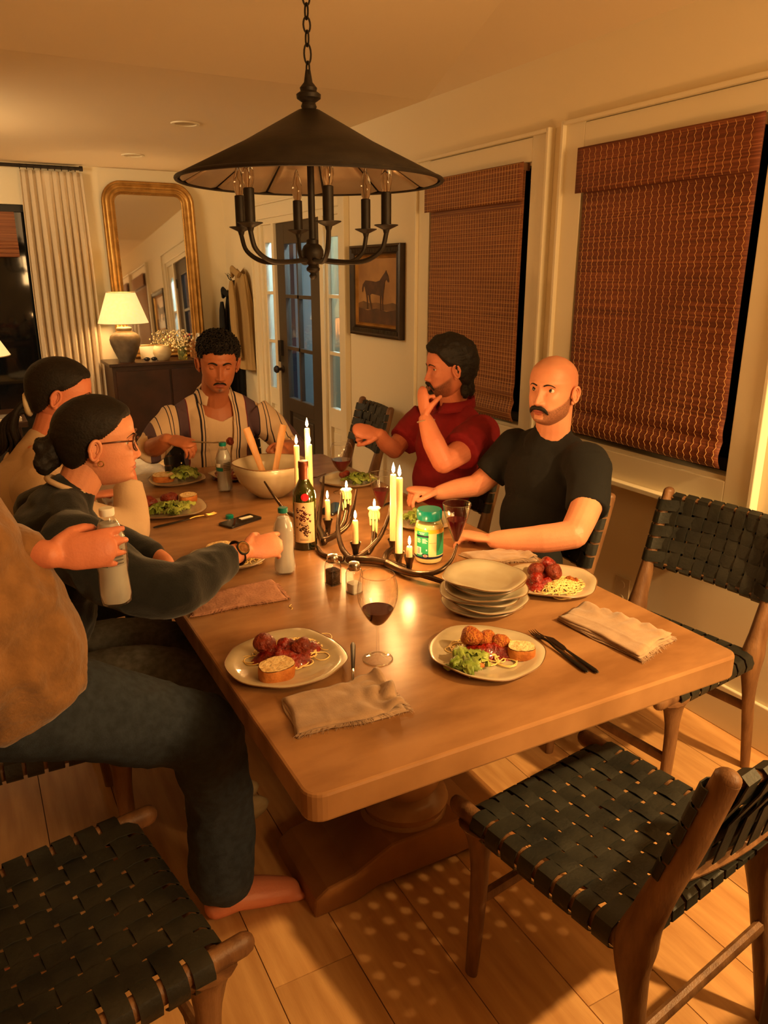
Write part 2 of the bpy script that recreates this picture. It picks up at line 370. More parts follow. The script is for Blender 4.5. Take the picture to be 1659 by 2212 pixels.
# walls
WIN = [(1.70, 2.53, .915, 2.07), (2.85, 3.68, .90, 2.06)]
DR = (4.80, 6.36, 0, 2.03)          # front door with sidelights
def wall_x(m, x0, x1, y0, y1, z0, z1, holes):
    ys = sorted({y0, y1, *[h[0] for h in holes], *[h[1] for h in holes]})
    for a, b in zip(ys[:-1], ys[1:]):
        hs_ = [h for h in holes if h[0] <= a+1e-6 and h[1] >= b-1e-6]
        if not hs_: m.box(((x0+x1)/2, (a+b)/2, (z0+z1)/2), (x1-x0, b-a, z1-z0))
        else:
            h = hs_[0]
            if h[2] > z0: m.box(((x0+x1)/2, (a+b)/2, (z0+h[2])/2), (x1-x0, b-a, h[2]-z0))
            if h[3] < z1: m.box(((x0+x1)/2, (a+b)/2, (z1+h[3])/2), (x1-x0, b-a, z1-h[3]))
m = MB(); wall_x(m, WX, WX+.14, BY-.15, FY+.15, 0, 2.5, WIN+[DR]); struct('wall_right', m, 'wall', smooth=False)
m = MB(); m.box((-1.55, FY+.07, 1.3), (3.0, .14, 2.6)); m.box((1.60, FY+.07, 1.3), (1.64, .14, 2.6)); m.box((.365, FY+.07, 2.37), (.83, .14, .46)); struct('wall_back', m, 'wall', smooth=False)
struct('wall_left', MB().box((LX-.07, (BY+FY)/2, 1.5), (.14, FY-BY+.3, 3.2)), 'wall', smooth=False)
struct('wall_front', MB().box(((LX+WX)/2, BY-.07, 1.6), (WX-LX, .14, 3.4)), 'wall', smooth=False)
struct('baseboard_right', MB().box((WX-.008, 1.0, .085), (.016, 7.2, .17)).box((WX-.008, 6.85, .085), (.016, .74, .17)), 'trim', smooth=False, bevel=.004)
struct('baseboard_back', MB().box((1.66, FY-.008, .085), (1.22, .016, .17)), 'trim', smooth=False, bevel=.004)
# windows in the right wall
for i, (a, b, z0, z1) in enumerate(WIN):
    w = bpy.data.objects.new('window_%d' % (i+1), None); COL.objects.link(w); w['kind'] = 'structure'; w.location = (WX, (a+b)/2, z0)
    o = lambda n, mb, mt, **k: ob(n, mb, mt, w, world=True, smooth=False, **k)
    c = .115
    f = MB(); x = WX-.011
    f.box((x, a-c/2, (z0+z1)/2), (.022, c, z1-z0+2*c-.02)); f.box((x, b+c/2, (z0+z1)/2), (.022, c, z1-z0+2*c-.02))
    f.box((x, (a+b)/2, z1+c/2-.01), (.022, b-a, c-.02)); f.box((x, (a+b)/2, z0-c/2+.0), (.022, b-a, c))
    o('casing', f, 'trim', bevel=.003)
    f = MB(); x = WX-.02      # raised back band round the casing
    for yy in (a-c, b+c): f.box((x, yy, (z0+z1)/2), (.04, .016, z1-z0+2*c))
    f.box((x, (a+b)/2, z1+c-.01), (.04, b-a+2*c, .016)); f.box((x-.008, (a+b)/2, z0-c), (.056, b-a+2*c+.02, .02))
    o('back_band', f, 'trim', bevel=.003)
    f = MB()                  # jambs
    for yy in (a+.006, b-.006): f.box((WX+.06, yy, (z0+z1)/2), (.12, .012, z1-z0))
    f.box((WX+.06, (a+b)/2, z1-.006), (.12, b-a-.024, .012)); f.box((WX+.06, (a+b)/2, z0+.006), (.12, b-a-.024, .012))
    o('jamb', f, 'trim')
    f = MB(); x = WX+.075
    for yy in (a+.035, b-.035): f.box((x, yy, (z0+z1)/2), (.03, .045, z1-z0-.024))
    f.box((x, (a+b)/2, z1-.035), (.03, b-a-.1, .045)); f.box((x, (a+b)/2, z0+.035), (.03, b-a-.1, .045))
    o('sash', f, 'black_plastic')
    o('pane', MB().box((WX+.078, (a+b)/2, (z0+z1)/2), (.006, b-a-.1, z1-z0-.1)), 'night_glass')
# front door with two sidelights
d = bpy.data.objects.new('door_1', None); COL.objects.link(d); d['kind'] = 'structure'; d.location = (WX, 5.585, 0)
o = lambda n, mb, mt, **k: ob(n, mb, mt, d, world=True, smooth=k.pop('smooth', False), **k)
f = MB()
for y0, y1 in ((4.69, 4.80), (6.36, 6.47)): f.box((WX-.011, (y0+y1)/2, 1.06), (.022, y1-y0, 2.12))
f.box((WX-.011, 5.58, 2.075), (.022, 1.56, .11)); o('door_casing', f, 'trim', bevel=.003)
f = MB()
for yy in (4.69, 6.47): f.box((WX-.02, yy, 1.06), (.04, .016, 2.13))
f.box((WX-.02, 5.58, 2.13), (.04, 1.79, .016)); o('back_band', f, 'trim', bevel=.003)
f = MB()
for y0, y1 in ((4.80, 4.835), (5.085, 5.15), (6.025, 6.075), (6.31, 6.36)): f.box((WX+.05, (y0+y1)/2, 1.015), (.12, y1-y0, 2.03))
f.box((WX+.05, 5.58, 2.0), (.119, 1.5, .05)); o('door_frame', f, 'trim', bevel=.004)
DW = WX+.035
for nm, y0, y1 in (('sidelight', 4.835, 5.085), ('sidelight', 6.075, 6.31)):
    g0, g1 = y0+.04, y1-.035
    f = MB(); f.box((DW, (y0+g0)/2, 1.0), (.045, g0-y0, 2.0)); f.box((DW, (y1+g1)/2, 1.0), (.045, y1-g1, 2.0))
    f.box((DW, (g0+g1)/2, 1.92), (.045, g1-g0, .16)); f.box((DW, (g0+g1)/2, .61), (.045, g1-g0, .14)); f.box((DW, (g0+g1)/2, .1), (.045, g1-g0, .2))
    f.box((DW+.012, (g0+g1)/2, .37), (.02, g1-g0, .36)); sl = o(nm, f, 'trim', bevel=.004)
    ob('raised_panel', MB().box((DW, (g0+g1)/2, .37), (.03, g1-g0-.05, .27)), 'trim', sl, world=False, smooth=False, bevel=.008)
    sl.children[0].data.transform(Matrix.Translation(-Vector(d.location)))
    for k in range(2): mz = .68+(k+1)*1.16/3; x_ = ob('muntin', MB().box((DW-.005, (g0+g1)/2, mz), (.03, g1-g0, .024)), 'trim', sl, smooth=False); x_.data.transform(Matrix.Translation(-Vector(d.location)))
    for k in range(3):
        z0 = .68+k*1.16/3; x_ = ob('pane', MB().box((DW, (g0+g1)/2, z0+1.16/6), (.005, g1-g0, 1.16/3)), 'pane', sl, smooth=False); x_.data.transform(Matrix.Translation(-Vector(d.location)))
y0, y1 = 5.155, 6.02; g0, g1 = 5.40, 5.92
g0, g1 = 5.36, 5.86
f = MB(); f.box((DW, (y0+g0)/2, 1.0), (.045, g0-y0, 1.95)); f.box((DW, (y1+g1)/2, 1.0), (.045, y1-g1, 1.95))
f.box((DW, (g0+g1)/2, 1.90), (.045, g1-g0, .16)); f.box((DW, (g0+g1)/2, .59), (.045, g1-g0, .11)); f.box((DW, (g0+g1)/2, .12), (.045, g1-g0, .19)); f.box((DW+.012, (g0+g1)/2, .375), (.02, g1-g0, .33))
lf = o('door_leaf', f, 'door_dark', bevel=.004)
def dsub(n, mb, mt, **k):
    x_ = ob(n, mb, mt, lf, smooth=k.pop('smooth', False), **k); x_.data.transform(Matrix.Translation(-Vector(d.location))); return x_
dsub('raised_panel', MB().box((DW, (g0+g1)/2, .375), (.03, g1-g0-.08, .24)), 'door_dark', bevel=.01)
zz = [.645, 1.04, 1.435, 1.82]
for k in (1, 2): dsub('muntin', MB().box((DW-.004, (g0+g1)/2, zz[k]), (.034, g1-g0, .026)), 'door_dark')
dsub('muntin', MB().box((DW-.004, (g0+g1)/2, 1.23), (.034, .024, 1.18)), 'door_dark')
for k in range(3):
    for a, b in ((g0, (g0+g1)/2), ((g0+g1)/2, g1)): dsub('pane', MB().box((DW, (a+b)/2, (zz[k]+zz[k+1])/2), (.005, b-a, zz[k+1]-zz[k])), 'pane')
hx = Matrix.Rotation(R(-90), 3, 'Y')
dsub('door_knob', MB().lathe([(.03, 0), (.03, .006), (.012, .01), (.012, .035), (.028, .045), (.031, .06), (.02, .075), (.0, .078)], 20, (WX+.012, 5.97, .86), hx), 'black_metal', smooth=True)
dsub('deadbolt', MB().box((WX+.0, 5.97, 1.03), (.03, .055, .12)).box((WX-.012, 5.97, .955), (.01, .04, .07)), 'black_metal', bevel=.006)
for hz in (.30, 1.03, 1.75): dsub('hinge', MB().box((WX+.01, 5.155, hz), (.012, .03, .10)), 'black_metal')
# added backdrop outside the front door: pale boards and posts catching the porch light
pl = thing('porch_backdrop', 'pale board backdrop added behind the front door glass to catch the porch light', 'siding', (4.7, 5.6, 0))
for k in range(16): ob('board', MB().box((0, -1.5+k*.2, 1.4), (.03, .185, 2.8)), 'backdrop_board', pl, smooth=False)
for y_, l_ in ((4.95, 'white square post added outside the right sidelight to brighten its glass'), (6.75, 'white square post added outside the left sidelight to brighten its glass')):
    ps = thing('backdrop_post', l_, 'post', (3.05, y_+.35, 0)); ob('shaft', MB().box((0, 0, 1.3), (.16, .50, 2.6)), 'backdrop_board', ps, smooth=False, bevel=.005); ob('base', MB().box((0, 0, .1), (.2, .54, .2)), 'backdrop_board', ps, smooth=False)
# glass door at far left of the back wall
w = bpy.data.objects.new('window_3', None); COL.objects.link(w); w['kind'] = 'structure'; w.location = (.22, FY, 0)
f = MB(); f.box((-.12, FY+.05, 1.05), (.05, .06, 2.1)); f.box((.755, FY+.05, 1.05), (.05, .06, 2.1)); f.box((.32, FY+.05, 2.11), (.92, .06, .05)); f.box((.32, FY+.05, .06), (.92, .06, .12))
ob('sash', f, 'black_plastic', w, world=True, smooth=False); ob('pane', MB().box((.32, FY+.06, 1.08), (.86, .008, 2.05)), 'night_glass', w, world=True, smooth=False)
# recessed ceiling lights (switched off)
for k, (x, y) in enumerate(((1.357, 4.988), (1.339, 6.438))):
    t = thing('recessed_light', ('switched-off recessed ceiling light, the nearer of the two', 'switched-off recessed ceiling light, the farther one by the mirror wall')[k], 'ceiling light', (x, y, CZ), 0, 'recessed ceiling lights')
    ob('trim_ring', MB().lathe_open([(.085, -.001), (.083, -.008), (.066, -.008), (.064, -.001)], 32), 'trim', t)
    ob('lens', MB().lathe([(.0001, -.003), (.064, -.003), (.064, -.001), (.0001, -.001)], 32), 'planter', t)
# outlet
t = thing('wall_outlet', 'cream wall outlet plate low on the wall beside the table', 'outlet', (WX-.001, 2.13, .34))
ob('plate', MB().box((-.003, 0, 0), (.006, .08, .125)), 'outlet', t, smooth=False, bevel=.002)
for s_ in (-.03, .03): ob('socket', MB().lathe([(.0001, 0), (.017, 0), (.016, .003), (.0001, .003)], 20, (-.006, 0, s_), hx), 'outlet', t)

# ------------------------------------------------------------------ bamboo blinds
def bamboo_mat(name, c1, c2, c3):
    m = mat(name, c1, .6, bump=.2, bscale=60); nt = m.node_tree; N = nt.nodes.new; L = nt.links.new; b = nt.nodes['Principled BSDF']
    tc = N('ShaderNodeTexCoord'); mp = N('ShaderNodeMapping'); mp.inputs['Scale'].default_value = (1, 1.2, 110); L(tc.outputs['Object'], mp.inputs[0])
    n1 = N('ShaderNodeTexNoise'); n1.inputs['Scale'].default_value = 1.6; n1.inputs['Detail'].default_value = 6; L(mp.outputs[0], n1.inputs[0])
    r = N('ShaderNodeValToRGB'); e = r.color_ramp.elements; e[0].position = .3; e[0].color = (*c1, 1); e[1].position = .72; e[1].color = (*c3, 1); x = e.new(.52); x.color = (*c2, 1)
    L(n1.outputs['Fac'], r.inputs[0]); L(r.outputs[0], b.inputs['Base Color'])
    bp = N('ShaderNodeBump'); bp.inputs['Strength'].default_value = .5; bp.inputs['Distance'].default_value = .002; L(n1.outputs['Fac'], bp.inputs['Height']); L(bp.outputs[0], b.inputs['Normal'])
bamboo_mat('bamboo', rgb(88, 42, 26), rgb(120, 62, 38), rgb(158, 96, 60))
bamboo_mat('bamboo_light', rgb(106, 60, 34), rgb(136, 82, 48), rgb(160, 106, 66))
mat('thread', rgb(226, 176, 108), .8)
def blind(name, label, a, b, z0, z1, m, pitch, zig, vh, offx, gridlines):
    t = thing(name, label, 'blind', (WX-.02, (a+b)/2, z0)); w2 = (b-a)/2
    # main sheet with soft roman folds at the bottom
    nz_, ny = 120, 26; h = z1-z0
    def X(y, z):
        s = z/h; fold = .02*max(0, 1-s/.18)*abs(math.sin(z*34)); return -.004-fold+.003*math.sin(y*9+z*4)
    P = [[(X(y, z), y, z) for y in np.linspace(-w2+.012, w2-.012, ny)] for z in np.linspace(0, h-.02, nz_)]
    ob('panel', MB().grid(P, flip=True), m, t, solid=.003, sharp=False)
    zv = h-vh
    P = [[(-.03+.002*math.sin(y*14), y, z) for y in np.linspace(-w2-.006, w2+.004, ny)] for z in np.linspace(zv, h+.005, 10)]
    ob('valance', MB().grid(P, flip=True), m, t, solid=.004, sharp=False)
    ob('head_rail', MB().box((-.0, 0, h-.012), (.04, 2*w2-.02, .03)), 'oak', t, smooth=False)
    f = MB()
    y = -w2+.03
    while y < w2-.02:
        zs = np.arange(0, zv, .012 if zig else .05)
        f.tube([(X(y, z)-.004, y+(zig*(.0035 if k % 2 else -.0035)), z) for k, z in enumerate(zs)], .0009 if zig else .0008, 3, cap=False)
        zs = np.arange(zv, h, .012 if zig else .05)
        f.tube([(-.035, y+(zig*(.003 if k % 2 else -.003)), z) for k, z in enumerate(zs)], .0009 if zig else .0008, 3, cap=False)
        y += pitch
    if gridlines:
        for z in np.arange(.02, zv, .02): f.tube([(X(yy, z)-.005, yy, z) for yy in np.linspace(-w2+.015, w2-.015, 14)], .0008, 3, cap=False)
        for z in np.arange(zv+.01, h, .02): f.tube([(-.035, -w2, z), (-.035, w2, z)], .0008, 3, cap=False)
    ob('stitching', f, 'thread', t, kind='stuff', sharp=False)
    return t
blind('bamboo_blind', 'dark reddish bamboo blind with zigzag thread over the nearer, larger-looking window', 1.715, 2.525, .955, 2.065, 'bamboo', .031, 1, .16, 0, False)
blind('bamboo_blind', 'brown bamboo blind with square thread grid over the window behind the red shirt', 2.875, 3.672, .93, 2.055, 'bamboo_light', .021, 0, .15, 0, True)
# folded-up blind over glass door, rod and curtain
t = thing('rolled_blind', 'bamboo blind drawn up at the top of the glass door on the far left', 'blind', (.22, FY-.03, 1.72))
ob('panel', MB().box((0, 0, .24), (.62, .01, .24)), 'bamboo_light', t, smooth=False)
for k in range(4): ob('fold', MB().tube([(-.31, -.015-.004*k, .12-.03*k), (.31, -.015-.004*k, .12-.03*k)], .018, 8), 'bamboo_light', t)
t = thing('curtain_rod', 'black curtain rod above the linen curtain', 'curtain rod', (.5, FY-.09, 2.425))
ob('rod', MB().tube([(-1.2, 0, 0), (.565, 0, 0)], .014, 12), 'black_metal', t)
ob('end_cap', MB().tube([(.56, 0, 0), (.585, 0, 0)], .02, 12), 'black_metal', t)
ob('bracket', MB().box((.5, .045, 0), (.012, .09, .02)), 'black_metal', t, smooth=False)
for k in range(9): ob('ring', MB().tube([(.11+k*.052, .02*math.cos(a), -.006+.02*math.sin(a)) for a in np.linspace(0, 2*PI, 13)[:-1]], .002, 5, closed=True), 'black_metal', t)
t = thing('curtain', 'pleated cream linen curtain hanging from the black rod', 'curtain', (.84, FY-.09, 0))
P = []
for i in range(60):
    z = 2.395-2.385*i/59; s = i/59; row = []
    for j in range(150):
        u = j/149; w_ = .235*(1+.06*math.sin(3*s)); x = (u-.5)*2*w_
        amp = .012+.028*min(1, s*3); ph = u*2*PI*8.5+.6*math.sin(u*9)+.5*s*math.sin(u*5+2)
        row.append((x+.004*math.sin(ph*2), amp*math.sin(ph)+.006*math.sin(u*60+s*3)*(1-min(1, s*3)), z))
    P.append(row)
ob('drape', MB().grid(P), 'curtain', t, solid=.003, sharp=False)
# ================================================================== DINING TABLE
TZ = .76
def round_rect(x0, x1, y0, y1, r, n=6):
    P = []
    for cx_, cy_, a0 in ((x1-r, y1-r, 0), (x0+r, y1-r, 90), (x0+r, y0+r, 180), (x1-r, y0+r, 270)):
        for k in range(n+1): a = R(a0+90*k/n); P.append((cx_+r*math.cos(a), cy_+r*math.sin(a)))
    return P
table = thing('dining_table', 'long worn honey-brown wooden pedestal dining table laid for dinner', 'table', (.94, 2.2, 0))
ob('table_top', MB().prism(round_rect(-.535, .55, -1.185, 1.19, .035), TZ-.058, TZ), 'table', table, smooth=False, bevel=.006)
ob('apron', MB().prism(round_rect(-.43, .43, -1.0, 1.0, .02), TZ-.10, TZ-.058), 'table_dark', table, smooth=False, bevel=.004)
col = [(.0001, .60), (.15, .60), (.15, .64), (.13, .655)][::-1]
prof = [(.125, .10), (.13, .13), (.118, .15), (.128, .175), (.118, .20), (.095, .215), (.105, .235), (.118, .27), (.115, .33), (.095, .40), (.07, .46), (.062, .49), (.075, .505), (.075, .525), (.062, .54), (.085, .58), (.12, .62), (.13, .66)]
for y in (-.58, .62):
    ob('pedestal_column', MB().lathe(prof, 36, (0, y, 0)), 'table', table)
    pts = [(-.34, 0), (-.335, .055), (-.30, .078), (-.22, .09), (-.16, .118), (-.11, .14), (.11, .14), (.16, .118), (.22, .09), (.30, .078), (.335, .055), (.34, 0), (.22, 0), (.15, .022), (-.15, .022), (-.22, 0)]
    Mx = Matrix(((1, 0, 0, 0), (0, 0, -1, y), (0, 1, 0, 0), (0, 0, 0, 1)))
    ob('pedestal_foot', MB().prism(pts, -.135, .135, Mx), 'table_dark', table, smooth=False, bevel=.008)
ob('stretcher_beam', MB().box((0, .02, .10), (.10, 1.0, .09)), 'table_dark', table, smooth=False, bevel=.006)

# ================================================================== WOVEN LEATHER CHAIRS
def ribbon(pts, side, w, th=.0026, mb=None):
    mb = mb or MB(); pts = [np.array(p, float) for p in pts]; side = np.array(side, float); n = len(pts); top = []; bot = []
    for i in range(n):
        t = pts[min(i+1, n-1)]-pts[max(i-1, 0)]; t /= np.linalg.norm(t)+1e-12; nn = np.cross(t, side); nn /= np.linalg.norm(nn)+1e-12
        top.append((pts[i]-side*w/2+nn*th/2, pts[i]+side*w/2+nn*th/2)); bot.append((pts[i]+side*w/2-nn*th/2, pts[i]-side*w/2-nn*th/2))
    P = np.array([[a, b, c, d] for (a, b), (c, d) in zip(top, bot)]); o = mb.n; mb.grid(P, False, True)
    mb.f += [(o, o+1, o+2, o+3), tuple(o+(n-1)*4+k for k in (3, 2, 1, 0))]; mb.m += [mb.cur]*2
    return mb
def chair_proto():
    t = thing('woven_chair', '', 'chair')
    hw = .222
    def frame_tube(pts, rx, rz, n=12, **k): return MB().tube(pts, 1, n, **k)
    for s_ in (-1, 1):
        x = s_*hw
        # seat rail with the rounded nose that pokes past the strapping
        P = bez([(x, .275, .437), (x, .20, .436), (x, 0, .432), (x, -.16, .428), (x, -.215, .43)], 5)
        ob('seat_rail', MB().tube(P, [.021]*(len(P)-1)+[.024], 12, flat=(.9, 1.15), roundcap=True), 'oak', t)
        P = bez([(x, .205, .425), (x, .20, .36), (x, .197, .28), (x, .203, .12), (x, .210, .0)], 5)
        rr = np.interp(np.linspace(0, 1, len(P)), [0, .12, .3, .6, 1], [.052, .034, .025, .021, .016])
        ob('leg', MB().tube(P, rr, 12, flat=(.75, 1.05), up=(0, 1, 0)), 'oak', t, label=None)
        P = bez([(x, -.27, 0), (x, -.245, .15), (x, -.215, .32), (x, -.205, .43), (x, -.235, .56), (x, -.28, .70), (x, -.325, .862)], 5)
        rr = np.interp(np.linspace(0, 1, len(P)), [0, .3, .45, .52, .6, .75, 1], [.016, .022, .034, .040, .031, .025, .021])
        ob('back_post', MB().tube(P, rr, 12, flat=(.85, 1.05), up=(0, 1, 0), roundcap=False), 'oak', t)
        e = P[-1]; ob('post_cap', MB().ball((e[0], e[1], e[2]), (.018, .022, .016), 12, 8), 'oak', t)
    for y in (.225, -.19): ob('cross_rail', MB().tube([(-hw, y, .43), (hw, y, .43)], .016, 10), 'oak', t)
    for y, z in ((.203, .22), (-.232, .24)): ob('stretcher', MB().tube([(-hw, y, z), (hw, y, z)], .0145, 8, flat=(.8, 1.2)), 'oak', t)
    def post_y(z): return float(np.interp(z, [.43, .56, .70, .862], [-.205, -.235, -.28, -.325]))
    def bow(x, d=.032): return d*(1-(x/hw)**2)
    for z in (.845, .615): ob('back_bar', MB().tube([(x, post_y(z)-bow(x), z) for x in np.linspace(-hw, hw, 13)], .011, 8), 'oak', t)
    # seat straps
    NX, NY = 9, 8; ys = np.linspace(-.148, .188, NY); xs = np.linspace(-.182, .182, NX); sag = lambda x, y: -.014*(1-(x/hw)**2)*(1-((y-.02)/.22)**2)
    ztop = .4615
    for j, y in enumerate(ys):
        pts = [(-hw-.006, .400), (-hw-.024, .415), (-hw-.027, .435), (-hw-.018, .455), (-hw, ztop)]
        pts = [(a, y, b) for a, b in pts]
        for k in range(2*NX-1):
            x = xs[0]+(xs[1]-xs[0])*k/2; s_ = (1 if (k//2+j) % 2 == 0 else -1) if k % 2 == 0 else 0
            pts.append((x, y, ztop-.003+sag(x, y)+.0034*s_))
        pts += [(-a, y, b) for a, _, b in pts[:5][::-1]]
        ob('seat_strap', ribbon(pts, (0, 1, 0), .0388), 'leather', t)
    for i, x in enumerate(xs):
        pts = [(x, -.185, .41), (x, -.208, .425), (x, -.206, .447), (x, -.19, .458)]
        for k in range(2*NY-1):
            y = ys[0]+(ys[1]-ys[0])*k/2; s_ = (-1 if (k//2+i) % 2 == 0 else 1) if k % 2 == 0 else 0
            pts.append((x, y, ztop-.003+sag(x, y)+.0034*s_))
        pts += [(x, .224, .456), (x, .243, .442), (x, .244, .422), (x, .222, .410)]
        ob('seat_strap', ribbon(pts, (-1, 0, 0), .0370), 'leather', t)
    # back straps
    zs = np.linspace(.640, .820, 5)
    for j, z in enumerate(zs):
        yp = post_y(z); pts = [(-hw-.022, yp+.010), (-hw-.019, yp+.022), (-hw-.010, yp+.030), (-hw+.008, yp+.030)]
        pts = [(a, b, z) for a, b in pts]
        for k in range(2*NX-1):
            x = xs[0]+(xs[1]-xs[0])*k/2; s_ = (1 if (k//2+j) % 2 == 0 else -1) if k % 2 == 0 else 0
            pts.append((x, yp-bow(x)+.012+.0034*s_, z))
        pts += [(-a, b, z) for a, b, _ in pts[:4][::-1]]
        ob('back_strap', ribbon(pts, (0, .25, -.97), .0395), 'leather', t)
    for i, x in enumerate(xs):
        b = -bow(x); pts = [(x, post_y(.62)+b-.012, .605), (x, post_y(.6)+b+.002, .597), (x, post_y(.61)+b+.013, .606)]
        for k in range(2*len(zs)-1):
            z = zs[0]+(zs[1]-zs[0])*k/2; s_ = (-1 if (k//2+i) % 2 == 0 else 1) if k % 2 == 0 else 0
            pts.append((x, post_y(z)+b+.012+.0034*s_, z))
        pts += [(x, post_y(.85)+b+.014, .852), (x, post_y(.86)+b, .861), (x, post_y(.855)+b-.014, .852), (x, post_y(.83)+b-.010, .815), (x, post_y(.72)+b-.0, .73), (x, post_y(.64)+b-.008, .64)]
        ob('back_strap', ribbon(pts, (-1, 0, 0), .0370), 'leather', t)
    # leather sleeves round the lower half of the posts' inner faces are the wrapped strap ends
    return t
G = 'woven leather dining chairs'
ch = chair_proto(); ch.location = (1.115, .985, 0); ch.rotation_euler = (0, 0, R(8)); ch['group'] = G
ch['label'] = 'empty black woven-leather chair pulled back from the near end of the table'
dup(ch, (1.85, 1.575, 0), R(97), 'empty woven-leather chair on the right side, below the big window blind', G)
dup(ch, (1.58, 2.10, 0), R(90), 'woven-leather chair the bald man in black sits on', G)
dup(ch, (1.62, 2.76, 0), R(98), 'woven-leather chair the man in the red shirt sits on', G)
dup(ch, (1.80, 4.06, 0), R(84), 'spare woven-leather chair against the wall under the horse painting', G)
dup(ch, (1.02, 3.44, 0), R(176), 'woven-leather chair the man in the striped shirt sits on', G)
dup(ch, (.02, 2.09, 0), R(-90), 'woven-leather chair under the woman with glasses', G)
dup(ch, (.0, 2.76, 0), R(-90), 'woven-leather chair under the woman in the white sweater', G)
dup(ch, (-.01, 1.262, 0), R(-80), 'empty dark woven-leather chair in the lower left corner', G)

# ================================================================== CHANDELIER
t = thing('chandelier', 'black cone-shaded chandelier with six candle bulbs hanging above the table', 'chandelier', (.94, 2.175, 1.64))
zr = .215; Rr = .372; zt = .392
ob('shade', MB().lathe_open([(Rr, zr), (Rr*.5, (zr+zt)/2+.002), (.03, zt)], 72), 'black_metal', t, solid=.002)
ob('rim', MB().tube([(Rr*math.cos(a), Rr*math.sin(a), zr-.004) for a in np.linspace(0, 2*PI, 97)[:-1]], .0055, 8, closed=True), 'black_metal', t)
for k in range(12):
    a0 = 2*PI*k/12+.012; a1 = 2*PI*(k+1)/12-.012
    P = [[(r*math.cos(a), r*math.sin(a), zr+(zt-zr)*(Rr-r)/(Rr-.03)-.006-(.004 if 0 < j < 8 else 0)) for j, a in enumerate(np.linspace(a0, a1, 9))] for r in (.04, .15, .28, Rr-.012)]
    ob('mirror_panel', MB().grid(P), 'antique_mirror', t, solid=.002, sharp=False)
ob('stem', MB().lathe([(.018, zt+.0), (.022, zt+.01), (.018, zt+.02), (.033, zt+.03), (.034, zt+.04), (.022, zt+.048), (.024, zt+.056), (.012, zt+.07), (.007, zt+.10)], 20), 'black_metal', t)
ob('stem', MB().lathe([(.0001, -.055), (.008, -.052), (.012, -.045), (.008, -.038), (.019, -.030), (.020, -.024), (.013, -.016), (.022, -.006), (.032, .012), (.032, .025), (.026, .038), (.018, .044), (.018, .054), (.010, .058), (.010, .385)], 20), 'black_metal', t)
DZ = -.085
for k in range(6):
    a = R(18+60*k); c_, s_ = math.cos(a), math.sin(a)
    P = bez([(.02, .085), (.10, .078), (.16, .082), (.205, .11), (.219, .15), (.22, .165)], 5)
    arm = ob('arm', MB().tube([(q[0]*c_, q[0]*s_, q[-1]+DZ) for q in P], .0068, 8), 'black_metal', t)
    c0 = (.22*c_, .22*s_, DZ)
    ob('bobeche', MB().lathe([(.007, .155), (.01, .165), (.034, .176), (.034, .178), (.009, .172)], 20, c0), 'black_metal', arm)
    ob('candle_sleeve', MB().lathe([(.0145, .172), (.0145, .262), (.012, .264)], 18, c0), 'black_metal', arm)
    ob('bulb', MB().lathe([(.010, .264), (.0135, .275), (.0165, .292), (.015, .312), (.009, .332), (.004, .348), (.0001, .353)], 16, c0), 'bulb_glass', arm, label='clear unlit flame-tip bulb')
    ob('filament', MB().tube([(c0[0], c0[1], .266+DZ), (c0[0]+.002, c0[1], .30+DZ), (c0[0]-.002, c0[1], .31+DZ), (c0[0], c0[1], .33+DZ)], .0007, 4), 'brass', arm)
ztop = cz(.94, 2.175)-1.64
z = zt+.085; k = 0
while z < ztop-.05:
    big = (k == 1); ln = .034 if not big else .044
    P = []
    for a in np.linspace(0, 2*PI, 17)[:-1]:
        u, v = .010*math.cos(a), (ln*.56)*math.sin(a)
        P.append((u, 0, z+ln/2+v) if k % 2 else (0, u, z+ln/2+v))
    ob('chain_link', MB().tube(P, .0026, 6, closed=True), 'black_metal', t); z += ln-.002; k += 1
ob('canopy', MB().lathe([(.06, ztop-.002), (.055, ztop-.03), (.012, ztop-.045), (.01, ztop-.07)], 24), 'black_metal', t)

# ================================================================== SIDEBOARD WALL
sb = thing('sideboard', 'dark wood sideboard against the cream wall below the mirror', 'sideboard', (1.56, 6.96, 0))
ob('top', MB().box((0, 0, .872), (1.0, .44, .028)), 'darkwood', sb, smooth=False, bevel=.005)
ob('carcass', MB().box((0, .01, .46), (.95, .40, .80)), 'darkwood', sb, smooth=False, bevel=.004)
for s_ in (-.28, .28):
    dr = ob('door', MB().box((s_*.82, -.195, .46), (.44, .02, .72)), 'darkwood', sb, smooth=False, bevel=.003)
    ob('knob', MB().ball((s_*.2, -.215, .5), .014), 'brass', dr)
for sx in (-.43, .43):
    for sy in (-.14, .16): ob('leg', MB().tube([(sx, sy, .06), (sx, sy, 0)], [.025, .018], 8), 'darkwood', sb)
# leaning gilt mirror
mr_ = thing('gilt_mirror', 'tall round-cornered gilt mirror leaning on the sideboard', 'mirror', (1.60, 7.16, .886)); mr_.rotation_euler = (R(-3.6), 0, 0)
MW, MH = .39, 1.47
def outl(off, n=9, rad=.17):
    w_ = MW-off; r = max(.01, rad-off); P = []
    for cx_, cy_, a0 in ((w_-r, MH-off-r, 0), (-w_+r, MH-off-r, 90)):
        for k in range(n+1): a = R(a0+90*k/n); P.append((cx_+r*math.cos(a), cy_+r*math.sin(a)))
    P += [(-w_, off), (w_, off)]; return P
prof_ = [(0, 0), (0, .03), (.010, .040), (.022, .036), (.028, .026), (.034, .030), (.046, .036), (.058, .032), (.066, .022), (.074, .026), (.086, .026), (.094, .016), (.104, .018), (.110, .0)]
P = [[(x, -d, z) for x, z in outl(off)] for off, d in prof_]
ob('frame', MB().grid(np.array(P), False, True), 'gold', mr_, sharp=False)
pr_ = outl(.100); pts = []
